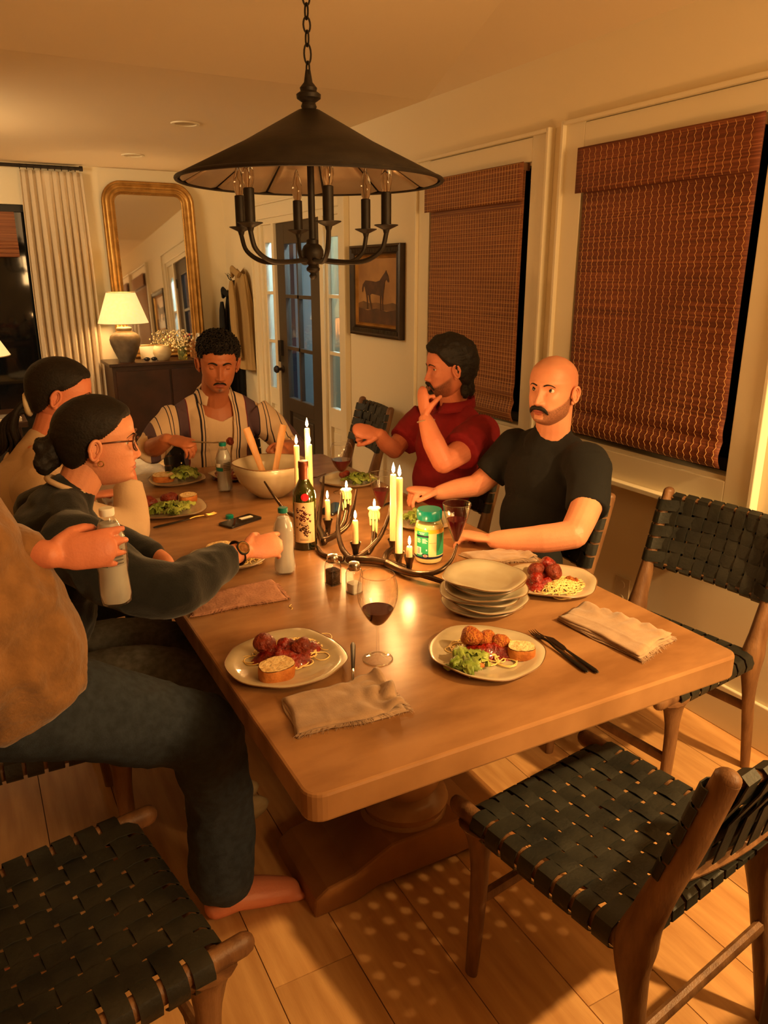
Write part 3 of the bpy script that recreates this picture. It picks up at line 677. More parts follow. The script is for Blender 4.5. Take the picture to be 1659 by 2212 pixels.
for i in range(len(pr_)):
    a = np.array(pr_[i]); b = np.array(pr_[(i+1) % len(pr_)]); n_ = max(1, int(np.linalg.norm(b-a)/.0125))
    for k in range(n_): pts.append(a+(b-a)*k/n_)
bd = MB()
for x, z in pts: bd.ball((x, -.02, z), .0048, 6, 4)
ob('beading', bd, 'gold', mr_, kind='stuff')
ob('mirror_pane', MB().add([(x, -.006, z) for x, z in outl(.07)], [tuple(range(22))[::-1]]), 'mirror_glass', mr_, smooth=False)
ob('backing', MB().add([(x, .0, z) for x, z in outl(.002)], [tuple(range(22))]), 'darkwood', mr_, smooth=False)
# lamp on the sideboard
def table_lamp(name, label, loc, k, base, shade_h, rt, rb, prof, on):
    t = thing(name, label, 'lamp', loc)
    ob('base', MB().lathe([(r*k, z*k) for r, z in prof], 40), base, t)
    zt_ = prof[-1][1]*k
    ob('shade', MB().lathe_open([(rb, zt_+.03), ((rb+rt)/2, zt_+.03+shade_h/2), (rt, zt_+.03+shade_h)], 48), 'shade', t, solid=.002, label='lit cream fabric shade')
    ob('shade_trim', MB().tube([(rb*math.cos(a), rb*math.sin(a), zt_+.03) for a in np.linspace(0, 2*PI, 49)[:-1]], .003, 6, closed=True).tube([(rt*math.cos(a), rt*math.sin(a), zt_+.03+shade_h) for a in np.linspace(0, 2*PI, 49)[:-1]], .003, 6, closed=True), 'planter', t)
    ob('harp', MB().tube([(0, 0, zt_), (0, 0, zt_+.06)], .006, 8), 'brass', t)
    ob('bulb', MB().ball((0, 0, zt_+.11), .03), 'bulb_lit', t)
    light(name+'_bulb', 'POINT', (loc[0], loc[1], loc[2]+zt_+.11), on, (1, .62, .27), .04)
    return t
mat('bulb_lit', (1, .8, .5), .5, emit=(1, .66, .28), estr=14)
jar = [(.0001, 0), (.072, 0), (.076, .012), (.092, .05), (.118, .11), (.142, .175), (.148, .215), (.138, .25), (.11, .275), (.078, .29), (.068, .30), (.072, .312), (.074, .325), (.06, .335), (.0001, .336)]
table_lamp('table_lamp', 'lit table lamp with bulbous grey-brown base on the sideboard', (1.235, 6.90, .886), .86, 'lampbase', .25, .115, .205, jar, 22)
table_lamp('table_lamp', 'lit pale ceramic lamp at the left edge of the photo, on the end table', (.03, 5.45, .735), 1.1, 'lampbase_pale', .25, .10, .24, [(.0001, 0), (.05, 0), (.052, .02), (.085, .06), (.12, .13), (.135, .19), (.13, .235), (.135, .24), (.13, .26), (.11, .275), (.06, .30), (.03, .32), (.0001, .32)], 20)
# things on the sideboard
t = thing('round_planter', 'small round cream planter between lamp and flowers', 'planter', (1.53, 6.87, .886))
ob('bowl', MB().lathe([(.0001, 0), (.048, 0), (.062, .02), (.078, .06), (.072, .10), (.06, .125), (.054, .125), (.065, .09), (.05, .03), (.0001, .02)], 32), 'planter', t)
t = thing('flower_vase', "glass jar of baby's breath on the sideboard", 'vase', (1.705, 6.87, .886))
ob('jar', MB().lathe([(.036, .0), (.04, .01), (.042, .07), (.034, .09), (.034, .105)], 24), 'vase_glass', t)
fl_, st_, pk = MB(), MB(), MB()
for k in range(170):
    a = random.uniform(0, 2*PI); e = random.uniform(.02, .13)*1.1; h = random.uniform(.12, .27)-e*.4; x, y = e*math.cos(a)-.015, e*math.sin(a)*.7
    fl_.ball((x, y, h), random.uniform(.005, .010), 5, 4)
    if k % 5 == 0: st_.tube([(0, 0, .02), (x*.4, y*.4, .11), (x, y, h)], .0012, 4)
for k in range(6): a = k; pk.ball((.06+.03*math.cos(a), .02*math.sin(a), .16+.01*k), .011, 6, 5)
ob('blossoms', fl_, 'flower', t, kind='stuff', sharp=False); ob('stems', st_, 'stem', t, kind='stuff', sharp=False); ob('pink_blossom', pk, 'pink_flower', t, sharp=False)
t = thing('tissue_basket', 'woven tissue basket at the right end of the sideboard', 'basket', (1.86, 6.90, .886))
bw = ob('basket', MB().box((0, 0, .07), (.13, .13, .14)), 'wicker', t, smooth=False, bevel=.008)
P = [[(.035*math.cos(a)*(1-.5*s_), .01*math.sin(a*2)+.02*math.sin(a)*(1-s_), .14+.07*s_+.01*math.sin(3*a)) for a in np.linspace(0, 2*PI, 13)[:-1]] for s_ in (0, .5, 1)]
ob('tissue', MB().grid(P, False, True), 'paper', t)
t = thing('sunglasses', 'dark sunglasses lying beside the lamp on the sideboard', 'sunglasses', (1.42, 6.84, .886))
for s_ in (-.03, .03): ob('lens', MB().ball((s_, 0, .018), (.026, .005, .017), 12, 8), 'phone_black', t)
ob('frame', MB().tube([(-.06, .05, .01), (-.058, 0, .022), (0, -.004, .024), (.058, 0, .022), (.06, .05, .01)], .002, 6), 'black_plastic', t)
t = thing('paper_note', 'cream card standing against the foot of the mirror', 'card', (1.45, 7.03, .886))
ob('card', MB().box((0, 0, .055), (.15, .004, .11), rot=Matrix.Rotation(R(-14), 3, 'X')), 'paper', t, smooth=False)

# coats on an antler hook
t = thing('antler_hook', 'small dark stag-head coat hook on the wall near the corner', 'coat hook', (WX-.002, 6.98, 1.52))
ob('mount', MB().ball((-.03, 0, 0), (.035, .018, .03)), 'black_metal', t)
for s_ in (-1, 1):
    f = MB(); f.tube([(-.05, s_*.008, .015), (-.075, s_*.03, .045), (-.08, s_*.045, .09)], [.005, .004, .001], 6); f.tube([(-.072, s_*.028, .042), (-.095, s_*.02, .075)], [.004, .001], 6); f.tube([(-.078, s_*.038, .065), (-.10, s_*.05, .09)], [.003, .001], 6)
    ob('antler', f, 'black_metal', t)
def hanging_coat(name, label, loc, w0, w1, h, m, seed, slx):
    t = thing(name, label, 'coat', loc); P = []
    for i in range(34):
        s_ = i/33; z = -h*s_; ww = w0+(w1-w0)*min(1, s_*2.2)**.6; row = []
        for j in range(56):
            a = 2*PI*j/56; fold = 1+.10*math.sin(a*5+seed+2*s_)*min(1, s_*3)+.05*math.sin(a*11+seed*2)
            row.append((-.055-.055*fold*(.5+.7*min(1, s_*3))*math.cos(a)-.0, ww*fold*math.sin(a)+slx*s_, z+.05*(1-abs(math.sin(a)))*(1-s_)))
        P.append(row)
    ob('body', MB().grid(P, False, True), m, t)
    f = MB(); s2 = []
    for s_ in np.linspace(0, 1, 12): s2.append((-.15-.02*math.sin(s_*3), -.02+slx*s_-w1*.35*min(1, s_*3), -.06-h*.8*s_))
    f.tube(s2, [.02, .035, .04, .042, .043, .044, .044, .043, .042, .042, .041, .04], 14, flat=(1.25, .7)); ob('sleeve', f, m, t)
    f = MB(); f.tube([(-.10, -w0*.9, -.01), (-.13, 0, .045), (-.10, w0*.9, -.01)], .018, 10, flat=(1, 1.6)); ob('collar', f, m, t)
    return t
hanging_coat('tan_coat', 'tan coat hanging on the hook beside the front door', (WX-.005, 6.72, 1.60), .10, .17, .80, 'coat_tan', 1.3, -.06)
hanging_coat('black_coat', 'black coat hanging behind the tan coat near the corner', (WX-.005, 7.02, 1.42), .09, .15, .95, 'coat_black', 4.1, 0)

# horse painting
t = thing('horse_painting', 'framed painting of a dark horse standing in a brown landscape', 'painting', (WX-.002, 4.285, 1.50))
fw, fh = .335, .27
fw, fh = .325, .268
def rect_frame(m, w_, h_, pr2):
    P = [[(-d, y, z) for y, z in ((-w_+o_, -h_+o_), (w_-o_, -h_+o_), (w_-o_, h_-o_), (-w_+o_, h_-o_))] for o_, d in pr2]
    return m.grid(P, False, True, flip=False)
ob('outer_frame', rect_frame(MB(), fw, fh, [(0, 0), (0, .035), (.012, .04), (.02, .034), (.045, .026), (.052, .03), (.058, .02)]), 'frame_dark', t, smooth=False)
ob('gilt_liner', rect_frame(MB(), fw-.056, fh-.056, [(0, .02), (.004, .024), (.014, .014), (.018, .016), (.022, .010)]), 'gold', t, smooth=False)
f = MB()
for z in (-fh+.033, fh-.033):
    for y in np.arange(-fw+.03, fw-.03, .013): f.box((-.032, y, z), (.008, .007, .022))
ob('carving', f, 'frame_dark', t, smooth=False, kind='stuff')
m = mat('canvas_sky', rgb(184, 138, 82), .5, c2=rgb(146, 102, 56), scale=4, detail=6, bump=.1, bscale=200)
mat('canvas_ground', rgb(92, 52, 24), .5, c2=rgb(62, 34, 16), scale=12, detail=6); mat('canvas_hill', rgb(96, 66, 36), .5, c2=rgb(120, 82, 44), scale=9)
ob('canvas', MB().box((-.008, 0, 0), (.004, 2*(fw-.07), 2*(fh-.07))), 'canvas_sky', t, smooth=False)
def flat_poly(pts, x, mt, nm): # pts (y to the viewer's right is -y) , z
    return ob(nm, MB().add([(x, -a, b) for a, b in pts]+[(x+.002, -a, b) for a, b in pts], [tuple(range(len(pts)))[::-1], tuple(range(len(pts), 2*len(pts)))]), mt, t, smooth=False)
gw, gh = fw-.072, fh-.072
flat_poly([(-gw, -.075), (-.18, -.06), (-.1, -.072), (0, -.066), (.1, -.074), (.2, -.062), (gw, -.07), (gw, -.11), (-gw, -.11)], -.0105, 'canvas_hill', 'painted_hills')
flat_poly([(-gw, -.10), (-.12, -.115), (0, -.10), (.12, -.115), (gw, -.10), (gw, -gh), (-gw, -gh)], -.0108, 'canvas_ground', 'painted_ground')
horse = [(-.135, .045), (-.12, .058), (-.06, .055), (-.01, .05), (.03, .058), (.06, .085), (.085, .105), (.095, .118), (.10, .104), (.112, .09), (.125, .06), (.118, .048), (.108, .054), (.095, .066), (.082, .05), (.078, .02), (.072, 0), (.066, -.03), (.062, -.07), (.064, -.105), (.072, -.112), (.056, -.112), (.054, -.07), (.052, -.03), (.046, -.032), (.042, -.07), (.044, -.108), (.05, -.115), (.034, -.115), (.034, -.07), (.034, -.03), (.02, -.028), (-.05, -.02), (-.07, -.028), (-.066, -.06), (-.056, -.085), (-.05, -.112), (-.04, -.118), (-.058, -.118), (-.068, -.085), (-.080, -.058), (-.086, -.03), (-.098, -.03), (-.094, -.065), (-.094, -.10), (-.088, -.112), (-.106, -.112), (-.106, -.07), (-.112, -.03), (-.122, 0), (-.128, .02), (-.14, .02), (-.146, -.005), (-.156, -.015), (-.156, .01), (-.148, .035)]
horse = [(a*1.25+.0, b*1.0+.005) for a, b in horse]
flat_poly(horse, -.012, 'horse', 'painted_horse')

# ================================================================== LIVING ROOM, LEFT BACKGROUND
t = thing('area_rug', 'pale woven rug in the living room behind the women', 'rug', (-.2, 5.2, -.012)); ob('pile', MB().box((0, 0, .008), (2.2, 1.8, .012)), 'rug', t, smooth=False, bevel=.004)
t = thing('end_table', 'dark wood end table holding the pale lamp and magazines', 'end table', (.02, 5.45, 0))
ob('top', MB().box((0, 0, .715), (.56, .56, .035)), 'darkwood', t, smooth=False, bevel=.004)
for sx in (-1, 1):
    for sy in (-1, 1): ob('leg', MB().tube([(sx*.22, sy*.22, .70), (sx*.25, sy*.25, .0)], [.024, .02], 8), 'darkwood', t)
ob('shelf', MB().box((0, 0, .34), (.48, .48, .025)), 'darkwood', t, smooth=False); ob('shelf', MB().box((0, 0, .12), (.50, .50, .025)), 'darkwood', t, smooth=False)
t = thing('magazine', 'magazine with dark cover lying under the pale lamp', 'magazine', (.16, 5.26, .733)); ob('pages', MB().box((0, 0, .012), (.20, .16, .024), R(8)), 'paper', t, smooth=False); ob('cover', MB().box((0, 0, .0255), (.19, .15, .003), R(8)), 'paper_dark', t, smooth=False)
for k, (z, c, w_) in enumerate(((.353, 'paper_dark', .30), (.373, 'throw', .27), (.133, 'label_red', .30), (.163, 'paper_dark', .28))):
    t = thing('book', ['grey book lowest on the middle shelf of the end table', 'pale book lying on the grey book on the end table shelf', 'red book lowest on the bottom shelf of the end table', 'dark book lying on the red book in the end table'][k], 'book', (.08, 5.35, z), R(4*k-6), 'books in the end table')
    ob('cover', MB().box((0, 0, .002), (w_, .22, .003)).box((0, 0, .0165), (w_, .22, .003)).box((0, .1085, .009), (w_, .003, .017)), c, t, smooth=False); ob('pages', MB().box((0, -.002, .0095), (w_-.01, .212, .011)), 'paper', t, smooth=False)
t = thing('coffee_table', 'low pale wood bench table behind the diners on the left', 'coffee table', (.62, 4.72, 0))
for k in range(5): ob('plank', MB().box((0, -.24+.12*k, .43), (1.15, .116, .035)), 'pale_wood', t, smooth=False, bevel=.003)
for sx in (-.5, .5):
    for sy in (-.22, .22): ob('leg', MB().tube([(sx, sy, .415), (sx, sy, 0)], .025, 8), 'pale_wood', t)
t = thing('folded_throw', 'crumpled off-white throw on the low bench behind the striped shirt', 'blanket', (.72, 4.72, .448))
P = [[(x, y, .012+.05*(1-(x/.27)**4)*(1-(y/.20)**4)+.02*nz(x*14, y*14)) for y in np.linspace(-.2, .2, 18)] for x in np.linspace(-.27, .27, 24)]
ob('cloth', MB().grid(P), 'throw', t, solid=.01, sharp=False)
t = thing('brown_cushion', 'mottled golden-brown cushion low behind the white sweater at the left edge', 'cushion', (.0, 4.2, .0))
ob('cover', MB().ball((0, 0, .18), (.30, .26, .18), 24, 14), 'wicker', t)

t = thing('kitchen_island', 'dark taupe cabinet end cutting into the lower right corner of the photo', 'cabinet', (1.30, -.1, 0))
ob('carcass', MB().prism([(-.424, -.9), (.8, -.9), (.8, .60), (-.40, .60), (-.424, .575)], 0, .72), 'taupe', t, smooth=False, bevel=.02)
ob('plinth', MB().box((.19, -.15, .04), (1.26, 1.53, .08)), 'darkwood', t, smooth=False)
# ================================================================== ON THE TABLE
mat('flame_core', (1, .8, .5), .5, emit=(1, .70, .34), estr=40)
CUPS = []
def candle(x, y, z, h, r, label, power, melted=False, group='lit candles in the antler candelabra'):
    t = thing('candle', label, 'candle', (x, y, z), 0, group)
    pr2 = [(.0001, 0), (r*.92, 0), (r, .01), (r*.95, h*.5), (r*.9, h-.004), (r*.75, h), (r*.3, h-.003), (.0001, h-.004)]
    ob('wax_body', MB().lathe(pr2, 20, wob=(lambda a, rr, zz: 1+.03*math.sin(a*3+zz*60))), 'wax', t)
    if melted:
        f = MB()
        for k in range(9):
            a = k*.7+x*9; l = random.uniform(.012, h*.9+.03); f.tube([(r*.9*math.cos(a), r*.9*math.sin(a), h-.004), (r*1.2*math.cos(a), r*1.2*math.sin(a), h-.012-l*.3), (r*1.25*math.cos(a), r*1.25*math.sin(a), h-.01-l)], [.004, .005, .0035], 6, roundcap=True)
        f.lathe([(.0001, h-.006), (r*1.5, h-.004), (r*1.7, h-.0), (r*1.3, h+.004), (r*.8, h-.001)], 16, wob=lambda a, rr, zz: 1+.22*math.sin(a*3+1)+.12*math.sin(a*7))
        ob('wax_drips', f, 'wax', t)
    ob('wick', MB().tube([(0, 0, h-.005), (.001, 0, h+.008)], .0011, 5), 'wick', t)
    fh_ = .034 if h > .1 else .028; sc_ = fh_/.034
    ob('flame', MB().lathe([(.0001, h+.004), (.0035*sc_, h+.008), (.0052*sc_, h+.014), (.0045*sc_, h+.022), (.0022*sc_, h+.030), (.0001, h+.004+fh_)], 12), 'flame', t)
    light('candle_flame', 'POINT', (x, y, z+h+.019), power, (1, .50, .16), .012)
    CUPS.append((x, y, z, r)); return t
PW = 1.7
tall_l = candle(.977, 2.447, .80, .232, .0105, 'tall lit candle left of the wine bottle, shorter of the rear tall ones', PW)
candle(1.045, 2.51, .80, .275, .0105, 'tallest lit candle, rear, flame highest of all', PW)
candle(1.028, 2.453, .80, .229, .0105, 'tall lit candle half hidden behind the wine bottle neck', PW)
candle(1.099, 1.973, .80, .22, .0105, 'tall lit candle, left and slightly taller-looking of the front pair', PW)
candle(1.06, 1.867, .80, .239, .011, 'tall lit candle, right one of the front pair', PW)
candle(.988, 2.218, .815, .077, .0095, 'short lit candle just right of the wine bottle', PW*.8)
candle(1.061, 2.225, .875, .040, .011, 'drippy melted candle high on the rear antler', PW*.8, True)
candle(.974, 1.984, .808, .082, .0095, 'short lit candle in the centre antler cup above the salt shaker', PW*.8)
candle(1.066, 2.035, .858, .042, .0115, 'melted candle with wax lumps between short and tall candles', PW*.8, True)
candle(1.06, 1.806, .808, .040, .0095, 'stubby lit candle beside the cheese jar', PW*.8)
def antler_obj(name, label, loc, tines, cups, base):
    t = thing(name, label, 'candelabra', loc)
    for pts, r0, r1 in tines:
        P = bez(pts, 6); ob('antler_tine', MB().tube(P, np.linspace(r0*1.12, r1*1.12, len(P)), 10, roundcap=True), 'bronze', t, world=True)
    for x, y, z, r in cups:
        ob('candle_cup', MB().lathe([(.006, z-.034), (.009, z-.024), (.010, z-.012), (.0165, z+.010), (.0175, z+.012), (.0155, z+.011), (r+.001, z-.002), (.0001, z-.002)], 18, (x, y, 0)), 'bronze', t, world=True)
    return t
c = CUPS
antler_obj('antler_candelabra', 'bronze antler candelabra in the middle of the table, front one', (1.0, 1.95, TZ),
  [([(.945, 1.967, .775), (.988, 1.93, .778), (1.03, 1.89, .775), (1.06, 1.835, .772)], .012, .010),
   ([(1.03, 1.88, .775), (1.04, 1.80, .778), (1.06, 1.745, .783), (1.105, 1.715, .795), (1.151, 1.725, .815), (1.186, 1.748, .850)], .0115, .0035),
   ([(1.06, 1.745, .783), (1.09, 1.70, .776), (1.112, 1.66, .770), (1.125, 1.62, .767)], .008, .004),
   ([(.945, 1.965, .778), (.950, 2.03, .79), (.974, 2.109, .82), (1.005, 2.165, .855), (1.035, 2.21, .89), (1.04, 2.225, .915)], .009, .003),
   ([(.955, 1.955, .778), (1.01, 1.975, .79), (1.069, 2.0, .82), (1.119, 2.04, .865), (1.132, 2.055, .895)], .0095, .003),
   ([(1.01, 1.971, .785), (1.04, 1.995, .80), (1.066, 2.035, .83)], .009, .008),
   ([(1.03, 1.90, .775), (1.065, 1.95, .778), (1.099, 1.973, .78)], .010, .009),
   ([(.93, 1.99, .772), (.90, 2.06, .768), (.91, 2.13, .77)], .009, .004)], [c[3], c[4], c[7], c[8], c[9]], None)
antler_obj('antler_candelabra', 'bronze antler candelabra behind the wine bottle, rear one', (.99, 2.34, TZ),
  [([(.945, 2.154, .775), (.975, 2.25, .775), (1.0, 2.36, .775), (1.03, 2.47, .775), (1.06, 2.53, .772)], .011, .010),
   ([(1.0, 2.36, .775), (.962, 2.40, .785), (.93, 2.44, .80), (.908, 2.49, .84), (.895, 2.56, .885)], .010, .003),
   ([(.945, 2.154, .778), (1.004, 2.175, .785), (1.049, 2.185, .81), (1.086, 2.225, .85), (1.123, 2.274, .895)], .010, .003),
   ([(.98, 2.28, .775), (1.04, 2.40, .80), (1.10, 2.51, .84), (1.145, 2.60, .865)], .009, .003),
   ([(1.0, 2.18, .78), (1.04, 2.205, .81), (1.061, 2.225, .845)], .009, .008),
   ([(.975, 2.2, .775), (.988, 2.218, .79)], .009, .008)], [c[0], c[1], c[2], c[5], c[6]], None)

# ---- plates
def plate(loc, r, label, group='off-white handmade stoneware plates', seed=0, sx=1.0):
    t = thing('small_plate' if 'stack' in group else 'dinner_plate', label, 'plate', loc, seed, group)
    wob = lambda a, rr, z: 1+(.022*math.sin(3*a+seed)+.014*math.sin(5*a+seed*2)+.009*math.sin(9*a+seed*3))*min(1, rr/r)
    prof = [(.0001, .004), (r*.3, .004), (r*.62, .0045), (r*.70, .007), (r*.84, .0125), (r*.985, .018), (r, .0165), (r*.985, .0145), (r*.84, .007), (r*.66, .0), (r*.5, 0), (.0001, .0)]
    m = MB(); m.lathe(prof, 56, wob=wob)
    v = m.V(); a = np.arctan2(v[:, 1], v[:, 0]); rr = np.hypot(v[:, 0], v[:, 1]); v[:, 2] += .0035*np.sin(3*a+seed*1.7)*(rr/r)**3*(rr > .7*r); v[:, 0] *= sx; m.v = [v]
    ob('plate_body', m, 'ceramic', t, sharp=False)
    e = MB(); P = []
    for k in range(72):
        a = 2*PI*k/72; w_ = wob(a, r, 0)*r*.997; P.append((w_*math.cos(a)*sx, w_*math.sin(a), .0172+.0035*math.sin(3*a+seed*1.7)))
    ob('rim_glaze', e.tube(P, .0013, 5, closed=True), 'ceramic_rim', t); return t
PL = {}
for k, (key, x, y, r, lab, sd) in enumerate((
    ('nl', .547, 1.474, .136, 'plate of meatballs, sauce and bread nearest the left table corner', 1), ('nr', .962, 1.285, .133, 'plate of cheesy meatballs and salad at the near end of the table', 2.2),
    ('rb', 1.372, 1.552, .132, 'plate of meatballs and spaghetti behind the plate stack on the right', 3.1), ('lf', .592, 2.775, .140, 'plate with salad in front of the woman with glasses', 4.4),
    ('lf2', .725, 3.185, .118, 'plate with bread and greens left of the striped shirt', 5.2), ('st', .972, 3.155, .112, 'plate of red sauce behind the far water bottle', 6.1),
    ('red', 1.36, 2.83, .125, 'plate with salad in front of the red shirt', 7.3), ('bald', 1.345, 2.20, .115, 'plate of greens behind the cheese jar', 8.4), ('und', .63, 2.165, .12, 'plate with bread under the forearm in the dark sweatshirt', 9.5))):
    plate((x, y, TZ), r, lab, seed=sd); PL[key] = (x, y, r)
for k in range(6):
    plate((1.118+.006*math.sin(k*2.1), 1.515+.006*math.cos(k*3.3), TZ+k*.0155), .108, ['', 'second plate from the bottom of the stack of small stoneware plates', 'third plate from the bottom of the stack of small stoneware plates', 'third plate from the top of the stack of small stoneware plates', 'plate just under the top one of the stack of small stoneware plates'][k] if 0 < k < 5 else ('bottom plate of the stack of small stoneware plates' if k == 0 else 'top plate of the stack of small stoneware plates'), 'stack of small stoneware plates', seed=1.3*k+.4)
# ---- food
def jit(m, amp, sc_, seed=0):
    v = m.V().copy(); c0 = v.mean(0)
    for i in range(len(v)):
        n_ = nz(v[i][0]*sc_+seed, v[i][1]*sc_, v[i][2]*sc_); d_ = v[i]-c0; L_ = np.linalg.norm(d_)+1e-9; v[i] += d_/L_*n_*amp
    m.v = [v]; return m
def meatball(x, y, z, r, label, m='meatball', grp='meatballs'):
    o = ob('meatball', jit(MB().ball((0, 0, 0), (r, r*.96, r*.88), 22, 14), r*.28, 1.1/r, x*50), m, None, loc=(x, y, z), sharp=False); return tag(o, label, 'meatball', grp)
def noodles(x, y, z, rx, ry, h, n, label, seed):
    rs = random.Random(seed); m = MB()
    for k in range(n):
        a = rs.uniform(0, 2*PI); q = math.sqrt(rs.random()); px, py = q*rx*math.cos(a), q*ry*math.sin(a); d_ = rs.uniform(0, 2*PI); rad = rs.uniform(.009, .026); P = []
        for i in range(13):
            d_ += rs.uniform(.25, .75)*(1 if k % 2 else -1); px += math.cos(d_)*rad*.42; py += math.sin(d_)*rad*.42
            e = min(1, (px/rx)**2+(py/ry)**2); P.append((px, py, .0025+h*(1-e)*rs.uniform(.75, 1.1)))
        m.tube(P, .0015, 5, cap=False)
    return tag(ob('spaghetti', m, 'noodle', None, loc=(x, y, z), sharp=False), label, 'spaghetti', None, 'stuff')
def sauce(x, y, z, rx, ry, h, rz, label, m='sauce', seed=1.):
    P = []
    for i in range(16):
        s_ = i/15; row = []
        for k in range(36):
            a = 2*PI*k/36; q = s_*(1+.12*math.sin(3*a+seed)+.1*math.sin(5*a+seed*2)); px, py = rx*q*math.cos(a), ry*q*math.sin(a)
            hh = h*(1-s_**2.2)*(1+.5*nz(px*60+seed, py*60, seed))+.004*nz(px*160, py*160, seed)*(s_ < .95); row.append((px, py, max(hh, -.001) if s_ < 1 else -.002))
        P.append(row)
    o = ob('meat_sauce', MB().grid(P, False, True, flip=True), m, None, loc=(x, y, z), rz=rz, sharp=False); return tag(o, label, 'sauce', None, 'stuff')
def bread(x, y, z, w, d, h, rz, label, tiltx=0):
    t = thing('bread_slice', label, 'bread', (x, y, z), 0, 'slices of white bread'); t.rotation_euler = (tiltx, 0, rz)
    N_ = 40; ol = []
    for k in range(N_):
        a = 2*PI*k/N_; ol.append((w*math.copysign(abs(math.cos(a))**.8, math.cos(a)), d*math.copysign(abs(math.sin(a))**.8, math.sin(a))*(1.0 if math.sin(a) > 0 else .82)))
    P = [[(px*q, py*q, z_) for px, py in ol] for q, z_ in ((.97, 0), (1, .003), (1.02, h*.5), (1.0, h-.001), (.985, h))]
    m = MB().use(0).grid(P, False, True, flip=True); m.f.append(tuple(range(N_))); m.m.append(0); ob('crust', m, 'crust', t)
    P = [[(px*q, py*q, h+.0012+.0015*nz(px*q*90, py*q*90, x*10)) for px, py in ol] for q in (.965, .8, .6, .4, .2, .01)]
    ob('crumb', MB().grid(P, False, True), 'bread', t, sharp=False); return t
def salad(x, y, z, r, n, label, seed, h=.03):
    t = thing('salad', label, 'salad', (x, y, z)); rs = random.Random(seed)
    for k in range(n):
        a = rs.uniform(0, 2*PI); q = r*math.sqrt(rs.random())*.85; l, w_ = rs.uniform(.022, .045), rs.uniform(.010, .018); d_ = rs.uniform(0, 2*PI); P = []
        for i in range(9):
            u = i/8*2-1; row = []
            for j in range(7):
                v_ = j/6*2-1; ww = w_*math.sqrt(max(.02, 1-u*u*.85))
                row.append((u*l, v_*ww, .010*(1-u*u)-.006*abs(v_)+.006*math.sin(u*9+k)*abs(v_)+.003*math.sin(v_*7+k)))
            P.append(row)
        M_ = Matrix.Translation((q*math.cos(a), q*math.sin(a), .010+h*(1-(q/r)**2)*rs.uniform(.3, 1)))@Euler((rs.uniform(-.5, .5), rs.uniform(-.4, .4), d_)).to_matrix().to_4x4()
        ob('leaf', MB().grid(P).xf(M_), 'lettuce', t, solid=.0012, sharp=False)
    return t
PZ = TZ+.0055
# near-left plate
x, y = .547, 1.474
noodles(x+.02, y+.042, PZ, .085, .058, .018, 95, 'spaghetti under the sauce on the near-left plate', 3); sauce(x+.010, y+.014, PZ+.001, .080, .053, .032, .2, 'red meat sauce covering the near-left plate of spaghetti')
meatball(x-.035, y+.045, PZ+.032, .024, 'saucy meatball at the back left of the near-left plate'); meatball(x+.032, y-.004, PZ+.030, .024, 'saucy meatball at the front right of the near-left plate'); meatball(x+.01, y+.03, PZ+.026, .020, 'meatball mostly sunk in sauce mid near-left plate', 'sauce')
bread(x-.045, y-.058, PZ+.0, .040, .031, .032, .1, 'bread slice standing in front on the near-left plate', R(6))
# near-right plate
x, y = .962, 1.285
noodles(x+.012, y+.018, PZ, .078, .058, .016, 100, 'spaghetti curls on the near-right plate', 5); sauce(x+.008, y+.010, PZ+.001, .062, .050, .028, -.6, 'red sauce under the cheese on the near-right plate', seed=2.2)
meatball(x-.018, y+.035, PZ+.034, .026, 'cheese-dusted meatball on the left of the near-right plate', 'cheesed'); meatball(x+.012, y+.022, PZ+.028, .024, 'cheese-dusted meatball in the middle of the near-right plate', 'cheesed'); meatball(x+.035, y-.000, PZ+.024, .022, 'cheese-dusted meatball next to the bread, near-right plate', 'cheesed')
bread(x+.062, y-.048, PZ+.002, .031, .025, .026, -.5, 'bread slice on the right edge of the near-right plate', R(5)); salad(x-.072, y-.030, PZ+.004, .042, 12, 'crisp lettuce salad on the left of the near-right plate', 8, .012)
tag(ob('crouton', jit(MB().ball((0, 0, 0), (.010, .007, .006), 10, 6), .002, 90), 'crust', None, loc=(x-.062, y-.063, PZ+.018)), 'golden crouton on the salad of the near-right plate', 'crouton')
# right-back plate
x, y = 1.372, 1.552
noodles(x+.005, y-.035, PZ, .062, .038, .014, 80, 'spaghetti spilling from under meatballs on the right-hand plate', 7); sauce(x-.02, y+.012, PZ+.001, .068, .046, .026, .3, 'red sauce under the meatballs of the right-hand plate', seed=4); sauce(x+.062, y-.018, PZ, .028, .024, .010, .3, 'orange sauce smear at the right side of the right-hand plate', 'cheesed', 5)
meatball(x-.03, y+.028, PZ+.036, .024, 'glazed brown meatball on top left of the right-hand plate', 'meatball'); meatball(x+.022, y+.040, PZ+.038, .024, 'red meatball at the back of the right-hand plate', 'sauce'); meatball(x+.008, y-.004, PZ+.034, .025, 'glazed meatball in front on the right-hand plate')
meatball(x-.05, y-.0, PZ+.024, .02, 'meatball sunk in sauce at left of right-hand plate', 'sauce')
# glasses woman's plate
x, y = .592, 2.775
meatball(x-.06, y+.035, PZ+.024, .030, 'large saucy meatball at the left of the plate by the woman with glasses'); meatball(x+.02, y+.065, PZ+.022, .030, 'large saucy meatball at the back of the plate by the woman with glasses'); sauce(x+.0, y+.045, PZ, .07, .035, .012, .2, 'red sauce behind the greens by the woman with glasses', seed=6)
noodles(x-.04, y+.005, PZ, .03, .02, .012, 20, 'little spaghetti beside greens by the woman with glasses', 11); salad(x+.005, y-.035, PZ, .075, 24, 'heap of shredded greens in front of the woman with glasses', 12, .022); bread(x+.085, y+.035, PZ+.012, .034, .026, .026, .3, 'bread slice right of the greens by the woman with glasses', R(8))
